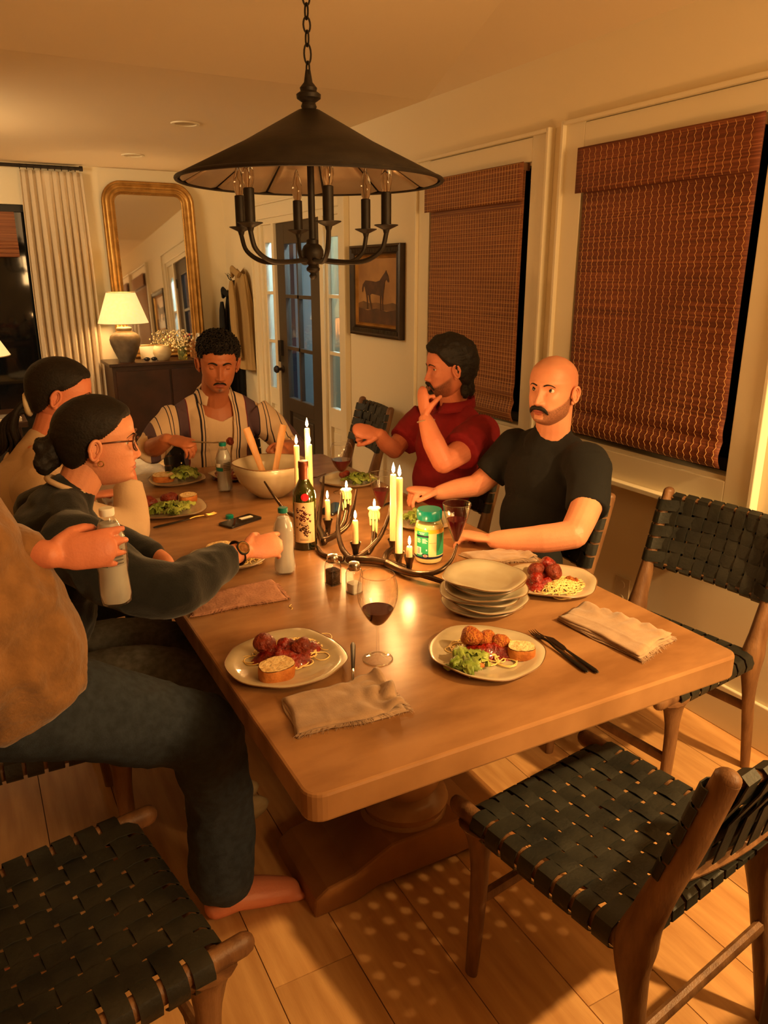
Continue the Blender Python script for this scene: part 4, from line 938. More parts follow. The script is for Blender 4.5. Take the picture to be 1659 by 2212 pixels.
# far left plate
x, y = .725, 3.185
bread(x-.055, y-.005, PZ+.008, .044, .030, .026, -.35, 'bread slice on the far-left plate beside greens', R(10)); salad(x+.03, y-.005, PZ, .060, 22, 'tall heap of curly greens on the far-left plate', 14, .05)
# striped man's plate
x, y = .955, 3.155
sauce(x, y+.01, PZ, .088, .07, .022, 0, 'red sauce filling the plate of the man in stripes', seed=8); bread(x+.02, y-.055, PZ+.006, .03, .018, .012, 0, 'small bread piece on the plate of the man in stripes')
# red shirt plate
x, y = 1.36, 2.83
meatball(x-.0, y+.035, PZ+.018, .024, 'meatball on the plate in front of the red shirt'); salad(x+.03, y-.03, PZ, .055, 14, 'pale green salad on the plate in front of the red shirt', 15, .025)
x, y = 1.345, 2.20
salad(x-.01, y-.01, PZ, .065, 20, 'pale greens on the plate behind the cheese jar', 16, .035)
x, y = .63, 2.165
bread(x-.015, y+.04, PZ+.012, .045, .030, .022, .15, 'speckled bread slice under the sweatshirt forearm', R(12)); noodles(x+.06, y-.05, PZ, .03, .02, .01, 14, 'a few spaghetti strands beside the wristwatch', 21)
# ---- cutlery
def fork(p0, p1, label, m, z=TZ, knife=False, tineM='steel'):
    p0 = np.array(p0, float); p1 = np.array(p1, float); L_ = np.linalg.norm(p1-p0); a = math.atan2(p1[1]-p0[1], p1[0]-p0[0])
    t = thing('table_knife' if knife else 'fork', label, 'knife' if knife else 'fork', (p0[0], p0[1], z), a)
    H_ = L_*.56
    ob('handle', MB().tube([(0, 0, .005), (.01, 0, .005), (H_*.6, 0, .0052), (H_, 0, .006)], [.004, .0062, .0050, .0035], 10, flat=(1, .6), roundcap=True), m, t)
    if knife: ob('blade', MB().prism([(H_, -.003), (H_+.02, -.009), (L_-.02, -.010), (L_, .004), (H_+.01, .005)], .004, .0055), tineM, t, smooth=False)
    else:
        P = bez([(H_, 0, .006), (H_+.02, 0, .009), (L_*.74, 0, .008), (L_*.8, 0, .006)], 4)
        ob('neck', MB().tube(P, np.linspace(.0028, .0035, len(P)), 8), tineM, t)
        ob('fork_head', MB().prism([(L_*.78, -.004), (L_*.82, -.0105), (L_*.86, -.011), (L_*.86, .011), (L_*.82, .0105), (L_*.78, .004)], .005, .0068), tineM, t, smooth=False)
        for k in range(4): ob('tine', MB().tube([(L_*.855, -.009+.006*k, .0059), (L_*.93, -.009+.006*k, .0045), (L_, -.009+.006*k, .0075)], [.0014, .0013, .0006], 6), tineM, t)
    return t
fork((.708, 1.462), (.615, 1.272), 'steel-tined fork with dark handle, tines resting on the front napkin', 'dark_steel', TZ+.012).rotation_euler = (0, R(2), math.atan2(-.19, -.093))
fork((1.112, 1.118), (1.133, 1.335), 'dark fork on the right of the near-right plate', 'dark_steel', tineM='dark_steel')
fork((1.130, 1.105), (1.146, 1.30), 'dark knife lying against the fork by the near-right plate', 'dark_steel', knife=True, tineM='dark_steel')
fork((.500, 2.592), (.735, 2.655), 'brass-dark fork lying near the plate of the woman with glasses', 'dark_steel', tineM='brass')
fork((1.36, 2.47), (1.24, 2.40), 'black-handled knife at the bald man\'s far hand', 'black_plastic', knife=True)
fork((1.30, 2.93), (1.19, 2.86), 'fork on the edge of the plate by the red shirt', 'steel', TZ+.018)
# ---- napkins
def napkin(C4, label, m, seed, bunch=0., fringe=True, layers=3, th=.0045):
    C4 = [np.array(c_, float) for c_ in C4]; c0 = sum(C4)/4; t = thing('linen_napkin', label, 'napkin', (c0[0], c0[1], TZ), 0, 'linen napkins')
    A, B, C_, D_ = [c_[:2]-c0[:2] for c_ in C4]
    nu, nv = 36, 22
    for l in range(layers):
        P = []; ins = .012*l*(1 if l else 0)
        for i in range(nu):
            u = i/(nu-1); row = []
            for j in range(nv):
                v_ = j/(nv-1); uu = u; p = (1-uu)*(1-v_)*A+(1-uu)*v_*B+uu*v_*C_+uu*(1-v_)*D_
                p = p*(1-.02*l)+.0035*np.array([math.sin(v_*7+seed+l), math.sin(u*8+seed*2)])
                edge = min(u, 1-u, v_, 1-v_)
                z = .003+l*th+.0022*nz(p[0]*30+seed, p[1]*30, l)
                cr = (abs(nz(p[0]*22+seed, p[1]*22, 5.))*.016+.010*math.sin(u*30+v_*12)*0)*bunch*max(0, (u-.45)/.55) if l == layers-1 else 0
                z += cr*2.2; z += .0016*math.exp(-((u-.32)/.02)**2)
                if edge < .03 and l > 0: z -= (1-edge/.03)*th*.8
                row.append((p[0], p[1], max(z, .0015)))
            P.append(row)
        ob('fold', MB().grid(P), m, t, solid=.0022, sharp=False)
    if fringe:
        f = MB(); rs = random.Random(seed)
        for k in range(150):
            s_ = rs.random(); e = rs.choice([0, 1]); p = (B+(C_-B)*s_) if e == 0 else (C_+(D_-C_)*s_*.7); d_ = p/np.linalg.norm(p)*rs.uniform(.003, .010); w_ = rs.uniform(-.003, .003)
            f.tube([(p[0]*.97, p[1]*.97, .008), (p[0]+d_[0]*.6+w_, p[1]+d_[1]*.6, .006), (p[0]+d_[0], p[1]+d_[1]+w_, .001)], .0005, 3, cap=False)
        ob('fringe', f, m, t, kind='stuff', sharp=False)
    return t
napkin([(.478, 1.328), (.455, 1.190), (.690, 1.165), (.700, 1.320)], 'folded linen napkin with frayed edge at the near-left corner of the table', 'linen', 3, 1.0, layers=3)
napkin([(1.231, 1.361), (1.253, 1.095), (1.412, 1.142), (1.345, 1.388)], 'thick folded linen napkin on the near right of the table', 'linen', 8, .7, layers=4, th=.0045)
napkin([(.436, 1.925), (.420, 1.816), (.682, 1.807), (.692, 1.958)], 'pinkish folded napkin under the sweatshirt arm at the left table edge', 'linen_pink', 5, .1, layers=2)
napkin([(1.28, 1.875), (1.285, 1.765), (1.46, 1.715), (1.49, 1.80)], 'folded linen napkin by the bald man\'s forearm', 'linen', 11, .9)
# ---- glasses
def wine_glass(x, y, h, rr, wine_z, label, ribbed=False, stem=.085):
    t = thing('wine_glass', label, 'wine glass', (x, y, TZ)); s_ = h
    if ribbed: bowl = [(.004, stem), (.010, stem+.012), (rr*.55, stem+.045), (rr*.86, stem+.085), (rr*1.0, stem+.115), (rr*1.02, h)]
    else: bowl = [(.004, stem), (.014, stem+.006), (rr*.62, stem+.022), (rr*.95, stem+.05), (rr*1.06, stem+.075), (rr*1.02, stem+.10), (rr*.88, h)]
    P = bez([(a, 0, b) for a, b in bowl], 5); pf = [(max(p[0], .0035), p[2]) for p in P]
    wob = (lambda a, r_, z_: 1+.018*math.cos(a*26)*min(1, max(0, (z_-stem)/.03))) if ribbed else None
    ob('bowl', MB().lathe_open(pf, 78 if ribbed else 40, wob=wob), 'wine_glass', t, sharp=False)
    ob('lip', MB().tube([(pf[-1][0]*math.cos(a), pf[-1][0]*math.sin(a), h) for a in np.linspace(0, 2*PI, 49)[:-1]], .0009, 6, closed=True), 'glass', t)
    ob('stem', MB().lathe_open([(.033, .0008), (.034, .0015), (.02, .004), (.007, .010), (.0035, .02), (.0032, stem-.01), (.0045, stem)], 32), 'wine_glass', t); ob('foot_rim', MB().tube([(.034*math.cos(a), .034*math.sin(a), .0015) for a in np.linspace(0, 2*PI, 41)[:-1]], .001, 6, closed=True), 'glass', t)
    wp = [(r_*.975, z_) for r_, z_ in pf if z_ < stem+wine_z]; rt = np.interp(stem+wine_z, [q[1] for q in pf], [q[0] for q in pf])*.975
    wp = [(.0001, stem+.004)]+[q for q in wp if q[1] > stem+.004]+[(rt, stem+wine_z), (.0001, stem+wine_z)]
    ob('red_wine', MB().lathe(wp, 40), 'wine', t, sharp=True)
    return t
wine_glass(.738, 1.395, .208, .043, .040, 'clear tulip wine glass with a little red wine, nearest the camera')
wine_glass(1.202, 1.778, .205, .040, .072, 'ribbed wine glass of red wine right of the cheese jar', True)
wine_glass(1.174, 2.190, .205, .040, .065, 'ribbed wine glass of red wine behind the tall front candles', True)
wine_glass(1.268, 2.70, .200, .042, .052, 'tulip wine glass of red wine farthest back on the table')
# ---- shakers
def shaker(x, y, label, fill, fh):
    t = thing('shaker', label, 'shaker', (x, y, TZ), R(12), 'glass salt and pepper shakers'); w_ = .0185
    sq = lambda s: [(s*math.copysign(abs(math.cos(a))**.35, math.cos(a)), s*math.copysign(abs(math.sin(a))**.35, math.sin(a))) for a in np.linspace(0, 2*PI, 25)[:-1]]
    P = [[(px, py, z) for px, py in sq(s)] for s, z in ((w_*.95, 0), (w_, .003), (w_, .055), (w_*.86, .066), (w_*.72, .07))]
    ob('glass_body', MB().grid(P, False, True, flip=True), 'glass', t, solid=.0016)
    ob('edge_glass', MB().tube([(px, py, .002) for px, py in sq(w_)], .0012, 5, closed=True).tube([(px, py, .068) for px, py in sq(w_*.76)], .001, 5, closed=True), 'glass', t)
    P = [[(px, py, z) for px, py in sq(s)] for s, z in ((.0005, .002), (w_*.86, .002), (w_*.88, fh), (.0005, fh+.004))]
    ob('contents', MB().grid(P, False, True, flip=True), fill, t)
    ob('cap', MB().lathe([(.0150, .066), (.0165, .068), (.0165, .082), (.014, .087), (.0001, .0895)], 28, wob=lambda a, r_, z_: 1+.02*math.cos(a*18)*(.067 < z_ < .083)), 'steel', t); return t
shaker(.836, 1.850, 'glass pepper shaker with steel cap in front of the candelabra', 'pepper', .044); shaker(.863, 1.768, 'glass salt shaker with steel cap, the nearer shaker', 'salt', .028)
# ---- wine bottle
t = thing('wine_bottle', 'green glass wine bottle with cream label printed in maroon', 'bottle', (.886, 2.168, TZ))
prof = [(.0001, .004), (.025, .0), (.0355, .004), (.037, .012), (.037, .17), (.035, .19), (.022, .213), (.0150, .228), (.0142, .24)]
mat('bottle_green', rgb(70, 74, 14), .06, trans=.55, coat=1)
mat('bottle_dark', (.008, .009, .003), .05, coat=1)
ob('glass_body', MB().lathe(prof, 48), 'bottle_green', t)
ob('dark_wine_level', MB().lathe_open([(.0372, .006), (.0372, .135)], 48), 'bottle_dark', t)
ob('foil_capsule', MB().lathe([(.0150, .225), (.0152, .262), (.0163, .264), (.0163, .283), (.015, .286), (.0001, .2862)], 32), 'foil', t)
def arc_patch(r, a0, a1, z0, z1, mt, nm, parent, n=14, ctr=(0, 0), t_=.0003):
    P = [[(ctr[0]+r*math.cos(a), ctr[1]+r*math.sin(a), z) for a in np.linspace(a0, a1, n)] for z in (z0, z1)]
    return ob(nm, MB().grid(P, flip=False), mt, parent, sharp=False)
ac = math.atan2(0-2.168, 0-.886)          # towards the viewer's side of the table
arc_patch(.0378, ac-1.0, ac+.9, .028, .16, 'wine_label', 'label', t, 24)
lb = MB()
rs = random.Random(4)
def on_cyl(r, a, z, pts): return [(r*math.cos(a+px/r), r*math.sin(a+px/r), z+pz) for px, pz in pts]
for k in range(70):       # maroon botanical sprays of the label
    g = k % 2; a = ac-.1+rs.gauss(0, .28); z = (.118 if g else .072)+rs.gauss(0, .013); s_ = rs.uniform(.0025, .0055); q = rs.uniform(0, 3)
    lb.use(g).add(on_cyl(.0381, a, z, [(s_*math.cos(q+j*2.1)*1.3, s_*math.sin(q+j*2.1)) for j in range(3)]), [(0, 1, 2), (2, 1, 0)])
ob('label_sprays', lb, ['brown_ink', 'maroon_ink'], t, smooth=False, sharp=False)
def text_on_cyl(s, size, r, a, z, mt, nm, parent, flip=1):
    cu = bpy.data.curves.new(nm, 'FONT'); cu.body = s; cu.size = size; cu.align_x = 'CENTER'; o_ = bpy.data.objects.new(nm, cu); COL.objects.link(o_)
    bpy.context.view_layer.update(); me = bpy.data.meshes.new_from_object(o_.evaluated_get(bpy.context.evaluated_depsgraph_get())); bpy.data.objects.remove(o_)
    me.transform(Matrix.Identity(4))
    for v in me.vertices: px, pz = v.co.x, v.co.y; v.co = (r*math.cos(a+px/r), r*math.sin(a+px/r), z+pz)
    me.materials.clear(); me.materials.append(MATS[mt]); return ob(nm, me, mt, parent, sharp=False)
rd = MB(); c_ = on_cyl(.0385, ac+.05, .178, [(.0125*math.cos(q), .0125*math.sin(q)) for q in np.linspace(0, 2*PI, 25)[:-1]]); rd.add(c_, [tuple(range(24)), tuple(range(24))[::-1]]); ob('red_seal', rd, 'label_red', t, smooth=False)
for zz_ in (.094, .09, .04, .036): arc_patch(.0381, ac-.45, ac+.25, zz_, zz_+.0012, 'brown_ink', 'label_line', t)
# ---- grated cheese jar
t = thing('cheese_jar', 'clear jar of grated cheese with teal lid and green label', 'jar', (1.172, 1.880, TZ)); jr = .0435
ob('jar_body', MB().lathe([(.0001, .003), (jr*.8, .0), (jr*.96, .006), (jr, .016), (jr, .118), (jr*.9, .130), (jr*.80, .135), (jr*.80, .14)], 48), 'plastic', t)
ob('grated_cheese', MB().lathe([(.0001, .004), (jr*.9, .005), (jr*.965, .016), (jr*.965, .114), (jr*.85, .124), (.0001, .126)], 40), 'cheese_powder', t)
ob('lid', MB().lathe([(jr*.86, .136), (jr*.88, .138), (jr*.88, .162), (jr*.82, .166), (.0001, .166)], 56, wob=lambda a, r_, z_: 1+.008*math.cos(a*40)*(z_ < .163)), 'teal', t)
ac = math.atan2(-1.880, -1.172)
arc_patch(jr+.0005, ac-1.45, ac+1.45, .026, .108, 'label_cream', 'label', t, 40)
arc_patch(jr+.0006, ac-1.45, ac+1.45, .020, .027, 'label_navy', 'label_band', t, 40)
arc_patch(jr+.0006, ac-1.45, ac+1.45, .100, .112, 'label_yellow', 'label_band', t, 40)
arc_patch(jr+.0008, ac-.95, ac-.03, .026, .106, 'label_green', 'label_panel', t, 20); arc_patch(jr+.0008, ac+.55, ac+1.45, .030, .098, 'label_green', 'label_panel', t, 20)
arc_patch(jr+.0010, ac-.97, ac-.02, .088, .094, 'label_navy', 'label_band', t, 20); arc_patch(jr+.0010, ac-.45, ac-.02, .024, .036, 'label_navy', 'label_band', t)
arc_patch(jr+.0009, ac+.02, ac+.50, .030, .090, 'label_cream', 'label_panel', t); arc_patch(jr+.0010, ac+.02, ac+.50, .070, .071, 'crust', 'label_line', t)
arc_patch(jr+.0010, ac-.93, ac-.55, .032, .056, 'white_print', 'barcode_field', t)
for k in range(8): arc_patch(jr+.0012, ac-.88, ac-.62, .035+.0024*k, .0363+.0024*k, 'label_navy', 'barcode_bar', t, 4)
for k in range(5):
    arc_patch(jr+.0012, ac-.85, ac-.85+.22+.05*(k % 2), .082-.003*k, .0832-.003*k, 'white_print', 'print_line', t, 5); arc_patch(jr+.0012, ac-.46, ac-.46+.26+.06*(k % 3), .082-.003*k, .0832-.003*k, 'white_print', 'print_line', t, 5)
for k in range(2): arc_patch(jr+.0012, ac-.72+.08*k, ac-.3-.04*k, .101-.004*k, .1025-.004*k, 'white_print', 'print_line', t, 5)
lo_ = MB(); c_ = on_cyl(jr+.0013, ac-.235, .030, [(.0072*math.cos(q), .0042*math.sin(q)) for q in np.linspace(0, 2*PI, 25)[:-1]]); lo_.add(c_, [tuple(range(24)), tuple(range(24))[::-1]]); ob('logo_ring', lo_, 'white_print', t, smooth=False)
lo_ = MB(); c_ = on_cyl(jr+.0015, ac-.235, .030, [(.0064*math.cos(q), .0035*math.sin(q)) for q in np.linspace(0, 2*PI, 25)[:-1]]); lo_.add(c_, [tuple(range(24)), tuple(range(24))[::-1]]); ob('logo_oval', lo_, 'label_red', t, smooth=False)
text_on_cyl('Kraft', .0052, jr+.0018, ac-.235, .0286, 'white_print', 'logo_text', t)
for a_, z_ in ((ac-.50, .030), (ac-.16, .042)): arc_patch(jr+.0013, a_-.03, a_+.05, z_+.004, z_+.009, 'white_print', 'label_symbol', t, 3)
# ---- water bottles
def water_bottle(loc, label, lab=True, rot=None, lid='teal'):
    t = thing('water_bottle', label, 'bottle', loc, 0, 'small plastic water bottles')
    if rot: t.rotation_euler = rot
    wob = lambda a, r_, z_: 1+.05*math.cos(5*a)*max(0, 1-z_/.05)-.018*math.cos(z_*520)*(.085 < z_ < .135)
    prof = [(.0001, .008), (.020, .0), (.029, .004), (.0315, .02), (.0300, .05), (.0285, .07)]+[(.0305, .08+.005*k) for k in range(12)]+[(.027, .15), (.018, .172), (.0125, .182), (.0125, .188)]
    ob('bottle_body', MB().lathe(prof, 40, wob=wob), 'plastic', t)
    ob('cloudy_water', MB().lathe([(.0001, .01), (.026, .007), (.029, .02), (.0275, .05), (.0262, .07), (.0275, .10), (.0272, .135), (.0245, .152), (.016, .171), (.0001, .172)], 32, wob=lambda a, r_, z_: 1+.05*math.cos(5*a)*max(0, 1-z_/.05)), 'frozen_water', t)
    ob('cap', MB().lathe([(.0138, .186), (.0145, .188), (.0145, .199), (.0125, .201), (.0001, .201)], 30, wob=lambda a, r_, z_: 1+.02*math.cos(a*24)), lid, t)
    if lab:
        arc_patch(.0318, 2.2, 5.6, .088, .135, 'plastic', 'label', t, 24); arc_patch(.0322, 3.2, 4.3, .088, .102, 'teal', 'label_band', t, 12)
        for k in range(5): arc_patch(.0322, 4.4, 5.3, .092+.007*k, .0945+.007*k, 'paper_dark', 'print_line', t, 8)
        arc_patch(.0322, 3.3, 4.0, .104, .118, 'white_print', 'label_mark', t, 10)
    return t
water_bottle((.863, 2.95, TZ), 'small clear water bottle with teal cap in front of the striped shirt')
water_bottle((.748, 1.995, TZ), 'small clear water bottle held by the woman with the watch', False)
# ---- salad bowl with servers
t = thing('salad_bowl', 'large off-white wavy-rimmed ceramic salad bowl', 'bowl', (1.005, 2.80, TZ))
wob = lambda a, r_, z_: 1+(.03*math.sin(5*a)+.02*math.sin(3*a+1))*max(0, (z_-.04)/.1)
bp_ = [(.0001, .004), (.055, .0), (.062, .004), (.095, .03), (.125, .065), (.140, .105), (.146, .135), (.142, .136), (.133, .105), (.115, .065), (.085, .032), (.0001, .018)]
ob('bowl_body', MB().lathe(bp_, 60, wob=wob), 'ceramic', t, sharp=False)
ob('rim_glaze', MB().tube([(.1445*wob(a, 0, .136)*math.cos(a), .1445*wob(a, 0, .136)*math.sin(a), .136) for a in np.linspace(0, 2*PI, 73)[:-1]], .0022, 6, closed=True), 'ceramic_rim', t)
for x0, y0, x1, y1, lab in ((-.01, .0, -.075, .045, 'bamboo salad server leaning left in the bowl'), (.0, -.01, .075, .035, 'bamboo salad server leaning right in the bowl')):
    s_ = thing('salad_server', lab, 'salad server', (1.005, 2.80, TZ+.03)); d_ = np.array([x1-x0, y1-y0, .24]); P = [np.array([x0, y0, .0])+d_*q for q in np.linspace(0, 1, 6)]
    ob('handle', MB().tube(P, [.013, .011, .010, .0115, .013, .012], 12, flat=(1.2, .25), up=(0, 1, 0), roundcap=False), 'bamboo_utensil', s_)
    ob('scoop', MB().ball((x0, y0, -.005+.01), (.026, .006, .02), 14, 8), 'bamboo_utensil', s_)
for k in range(5):
    o = ob('leaf', MB().ball((0, 0, 0), (.03, .02, .006), 10, 6), 'lettuce', t, loc=(.05*math.cos(k*1.3), .05*math.sin(k*1.3), .04+.004*k))
# ---- phones, cap, cards
t = thing('smartphone', 'black smartphone face up on the left half of the table', 'phone', (.785, 2.522, TZ), R(24)); ob('body', MB().prism(round_rect(-.074, .074, -.036, .036, .010), .0, .0085), 'phone_black', t, smooth=False, bevel=.002)
ob('screen', MB().prism(round_rect(-.070, .070, -.032, .032, .008), .0085, .0088), 'night_glass', t, smooth=False)
o = ob('bottle_cap', MB().lathe([(.0145, 0), (.0145, .012), (.012, .014), (.0001, .014)], 26), 'teal', None, loc=(.765, 2.583, TZ)); tag(o, 'loose teal bottle cap behind the black smartphone', 'bottle cap')
o = ob('paper_strip', MB().box((0, 0, .001), (.05, .016, .002), R(15)), 'paper', None, smooth=False, loc=(.81, 2.535, TZ+.0092)); tag(o, 'small white strip lying on the black smartphone', 'paper')
t = thing('smartphone', 'dark smartphone lying between the rear candles and the wine bottle', 'phone', (1.138, 2.50, TZ), R(38)); ob('body', MB().prism(round_rect(-.070, .070, -.035, .035, .010), .0, .0085), 'phone_black', t, smooth=False, bevel=.002)
ob('screen', MB().prism(round_rect(-.067, .067, -.032, .032, .008), .0085, .0088), 'night_glass', t, smooth=False)
tag(ob('spaghetti_scrap', MB().tube(bez([(0, 0, .001), (.006, .008, .001), (.002, .02, .001), (.012, .03, .001)], 4), .0012, 5), 'noodle', None, loc=(.665, 1.74, TZ)), 'stray spaghetti strand on the bare table left of the shakers', 'spaghetti')
# ================================================================== PEOPLE
def unit(v): v = np.array(v, float); return v/(np.linalg.norm(v)+1e-12)
def blob(m, voxel, smooth_it=3, wr=0, wsc=12, seed=0, mats=('tee_black',), stretch=(1, 1, 1)):
    me = m.mesh('tmp', [mats[0]]); bm = bmesh.new(); bm.from_mesh(me); bmesh.ops.recalc_face_normals(bm, faces=bm.faces); bm.to_mesh(me); bm.free()
    o = bpy.data.objects.new('tmp', me); COL.objects.link(o)
    r = o.modifiers.new('r', 'REMESH'); r.mode = 'VOXEL'; r.voxel_size = voxel; r.use_smooth_shade = True
    if smooth_it: s_ = o.modifiers.new('s', 'SMOOTH'); s_.factor = .5; s_.iterations = smooth_it
    bpy.context.view_layer.update()
    e = bpy.data.meshes.new_from_object(o.evaluated_get(bpy.context.evaluated_depsgraph_get())); bpy.data.objects.remove(o); bpy.data.meshes.remove(me)
    n = len(e.vertices); v = np.empty(n*3); e.vertices.foreach_get('co', v); v = v.reshape(-1, 3)
    if wr:
        nn = np.empty(n*3); e.vertices.foreach_get('normal', nn); nn = nn.reshape(-1, 3); st = np.array(stretch)
        d_ = np.array([noise.noise(Vector(p*wsc*st)+Vector((seed, seed, 0)))+.5*noise.noise(Vector(p*wsc*2.3*st)+Vector((seed, 0, 3))) for p in v])
        v = v+nn*(wr*(1-2.2*np.abs(d_))[:, None])
    out = MB(); out.add(v, [tuple(p.vertices) for p in e.polygons]); bpy.data.meshes.remove(e); return out
def limb(m, pts, rr, flat=None, up=None, seg=5, n=18):
    P = bez(pts, seg) if len(pts) > 2 else [np.array(p, float) for p in pts]
    r = np.interp(np.linspace(0, len(rr)-1, len(P)), range(len(rr)), rr); m.tube(P, r, n, flat=flat, up=up, roundcap=True); return m
def hand(m, wrist, f, up, thumb_side=1, curl=(25, 30, 20), sc_=1., thumb_curl=20, spread=5, curls=None):
    f = unit(f); up = unit(np.array(up)-np.dot(up, f)*f); s = np.cross(f, up)*thumb_side; w = np.array(wrist, float)
    L_ = .088*sc_
    m.tube([w-f*.02, w+f*.015, w+f*.045*sc_, w+f*L_], [.024*sc_, .028*sc_, .037*sc_, .038*sc_], 16, flat=(1, .40), up=up, roundcap=True)
    for i, (off, ln, r) in enumerate(((.029, .074, .0086), (.0098, .083, .0088), (-.0098, .077, .0084), (-.028, .061, .0076))):
        c = curls[i] if curls else curl; d0 = unit(f+s*math.tan(R(spread*(1.5-i)*.8))); p = w+f*(L_-.012)+s*off*sc_; P = [p]; a = 0
        for sg, ca in zip((.45, .32, .26), c):
            a += R(ca); d_ = d0*math.cos(a)-up*math.sin(a); P.append(P[-1]+d_*ln*sg*sc_)
        m.tube([P[0]-d0*.02*sc_]+P, [r*sc_, r*1.05*sc_, r*sc_, r*.92*sc_, r*.78*sc_], 10, roundcap=True)
    p = w+f*.018*sc_+s*.022*sc_; a = R(thumb_curl); P = [p]
    for sg, k in ((.034, 0), (.028, 1), (.024, 1.8)):
        d_ = unit(f*(.80+.1*k)+s*(.55-.34*k)-up*math.sin(a)*(.6+.6*k)); P.append(P[-1]+d_*sg*sc_)
    m.tube(P, [.0135*sc_, .0115*sc_, .0100*sc_, .0078*sc_], 10, roundcap=True); return m
def cut(m, g):
    '''trim a mesh along g=0 (keeps g>0), sliding the border vertices onto the curve'''
    v = m.V().copy(); s = g(v); m.f = [f for f in m.f if max(s[k] for k in f) > 0]; m.m = [0]*len(m.f)
    used = np.zeros(len(v), bool)
    for f in m.f: used[list(f)] = True
    idx = np.where(used & (s < 0))[0]
    for _ in range(4):
        p_ = v[idx]; g0 = g(p_); G_ = np.stack([(g(p_+np.eye(3)[k]*1e-4)-g0)/1e-4 for k in range(3)], 1); n2 = (G_**2).sum(1)+1e-9; st_ = -(g0/n2)[:, None]*G_
        ln = np.linalg.norm(st_, axis=1)[:, None]+1e-9; v[idx] = p_+st_*np.minimum(1, .006/ln)
    m.v = [v]
# ---- head: parametric face surface in head space (x right, y forward, z up)
ZF = np.array([-.120, -.114, -.106, -.098, -.088, -.078, -.068, -.058, -.045, -.03, -.015, 0, .015, .03, .045, .06, .075, .09, .102, .110, .1145, .116])
FF = np.array([.030, .058, .074, .080, .081, .083, .085, .086, .086, .085, .083, .082, .085, .088, .088, .085, .078, .064, .046, .030, .014, .000])
BB = np.array([-.01, .004, .018, .03, .044, .056, .066, .074, .083, .090, .095, .099, .101, .102, .100, .095, .086, .071, .052, .034, .016, .000])
WW = np.array([.014, .026, .036, .044, .052, .058, .062, .0645, .067, .069, .071, .0725, .0745, .0755, .075, .073, .067, .056, .041, .027, .013, .000])
def prof_at(z): return np.interp(z, ZF, FF), np.interp(z, ZF, BB), np.interp(z, ZF, WW)
NTH, NZ_ = 120, 104
def head_grid(jaw=1., nose=1., lid=.3, mouth=0.):
    u = np.linspace(0, 2*PI, NTH, endpoint=False)-PI; th = u-.5*np.sin(u); th = -th      # th=0 is the face
    th = u-.55*np.sin(u); zs = np.concatenate([np.linspace(-.120, -.096, 12)[:-1], np.linspace(-.096, .04, 64)[:-1], np.linspace(.04, .116, 29)])
    zs[-1] = .116
    P = np.zeros((len(zs), NTH, 3))
    for i, z in enumerate(zs):
        f, b, w = prof_at(z); 
        if i in (0,): pass
        c, s = np.cos(th), np.sin(th); front = c > 0
        jw = 1+(jaw-1)*max(0, min(1, (-.03-z)/.05)); p = .86 if z < .03 else .95
        x = w*jw*np.sign(s)*np.abs(s)**p; y = np.where(front, f*np.abs(c)**.92, -b*np.abs(c)**.95)
        P[i, :, 0] = x; P[i, :, 1] = y; P[i, :, 2] = z
    # smooth profile kinks
    for _ in range(2): P[1:-1] = (P[:-2]+2*P[1:-1]+P[2:])/4
    X, Y, Z = P[..., 0], P[..., 1], P[..., 2]; ax = np.abs(X); fr = np.clip((Y-.01)/.03, 0, 1)
    def g(cx, cz, sx, sz, a): return a*np.exp(-((ax-cx)/sx)**2-((Z-cz)/sz)**2)
    d = np.zeros_like(X); zz = Z
    na = np.interp(zz, [-.057, -.053, -.048, -.042, -.035, -.02, -.005, .008, .02, .028], [0, .003, .012, .0195, .020, .0145, .009, .0055, .002, 0])*nose
    sx = np.interp(zz, [-.05, -.04, -.02, .01, .02], [.0105, .0105, .0085, .0075, .010]); d += na*np.exp(-(ax/sx)**2)
    d += g(.0135, -.042, .0062, .0065, .0085*nose); d += g(.027, .024, .019, .0075, .0045)+g(0, .022, .012, .008, .002)
    d += g(.031, .003, .0150, .0100, -.0085)+g(.018, -.006, .006, .01, -.003); d += g(.046, -.024, .016, .014, .0045); d += g(.050, -.055, .012, .02, -.003)
    d += g(0, -.0645, .019, .0042, .0042)+g(0, -.0750, .016, .0048, .0052)+g(0, -.0695, .023, .0016, -.0035)+g(0, -.0855, .018, .005, -.003)+g(0, -.102, .017, .010, .0055)+g(0, -.058, .004, .004, -.0012)
    Y += d*fr; return P
def headM(c, f, up=(0, 0, 1), sc_=1.):
    f = unit(f); up = unit(np.array(up)-np.dot(up, f)*f); r = np.cross(f, up); M = np.eye(4); M[:3, 0] = r*sc_; M[:3, 1] = f*sc_; M[:3, 2] = up*sc_; M[:3, 3] = c; return M
LIDS = {}
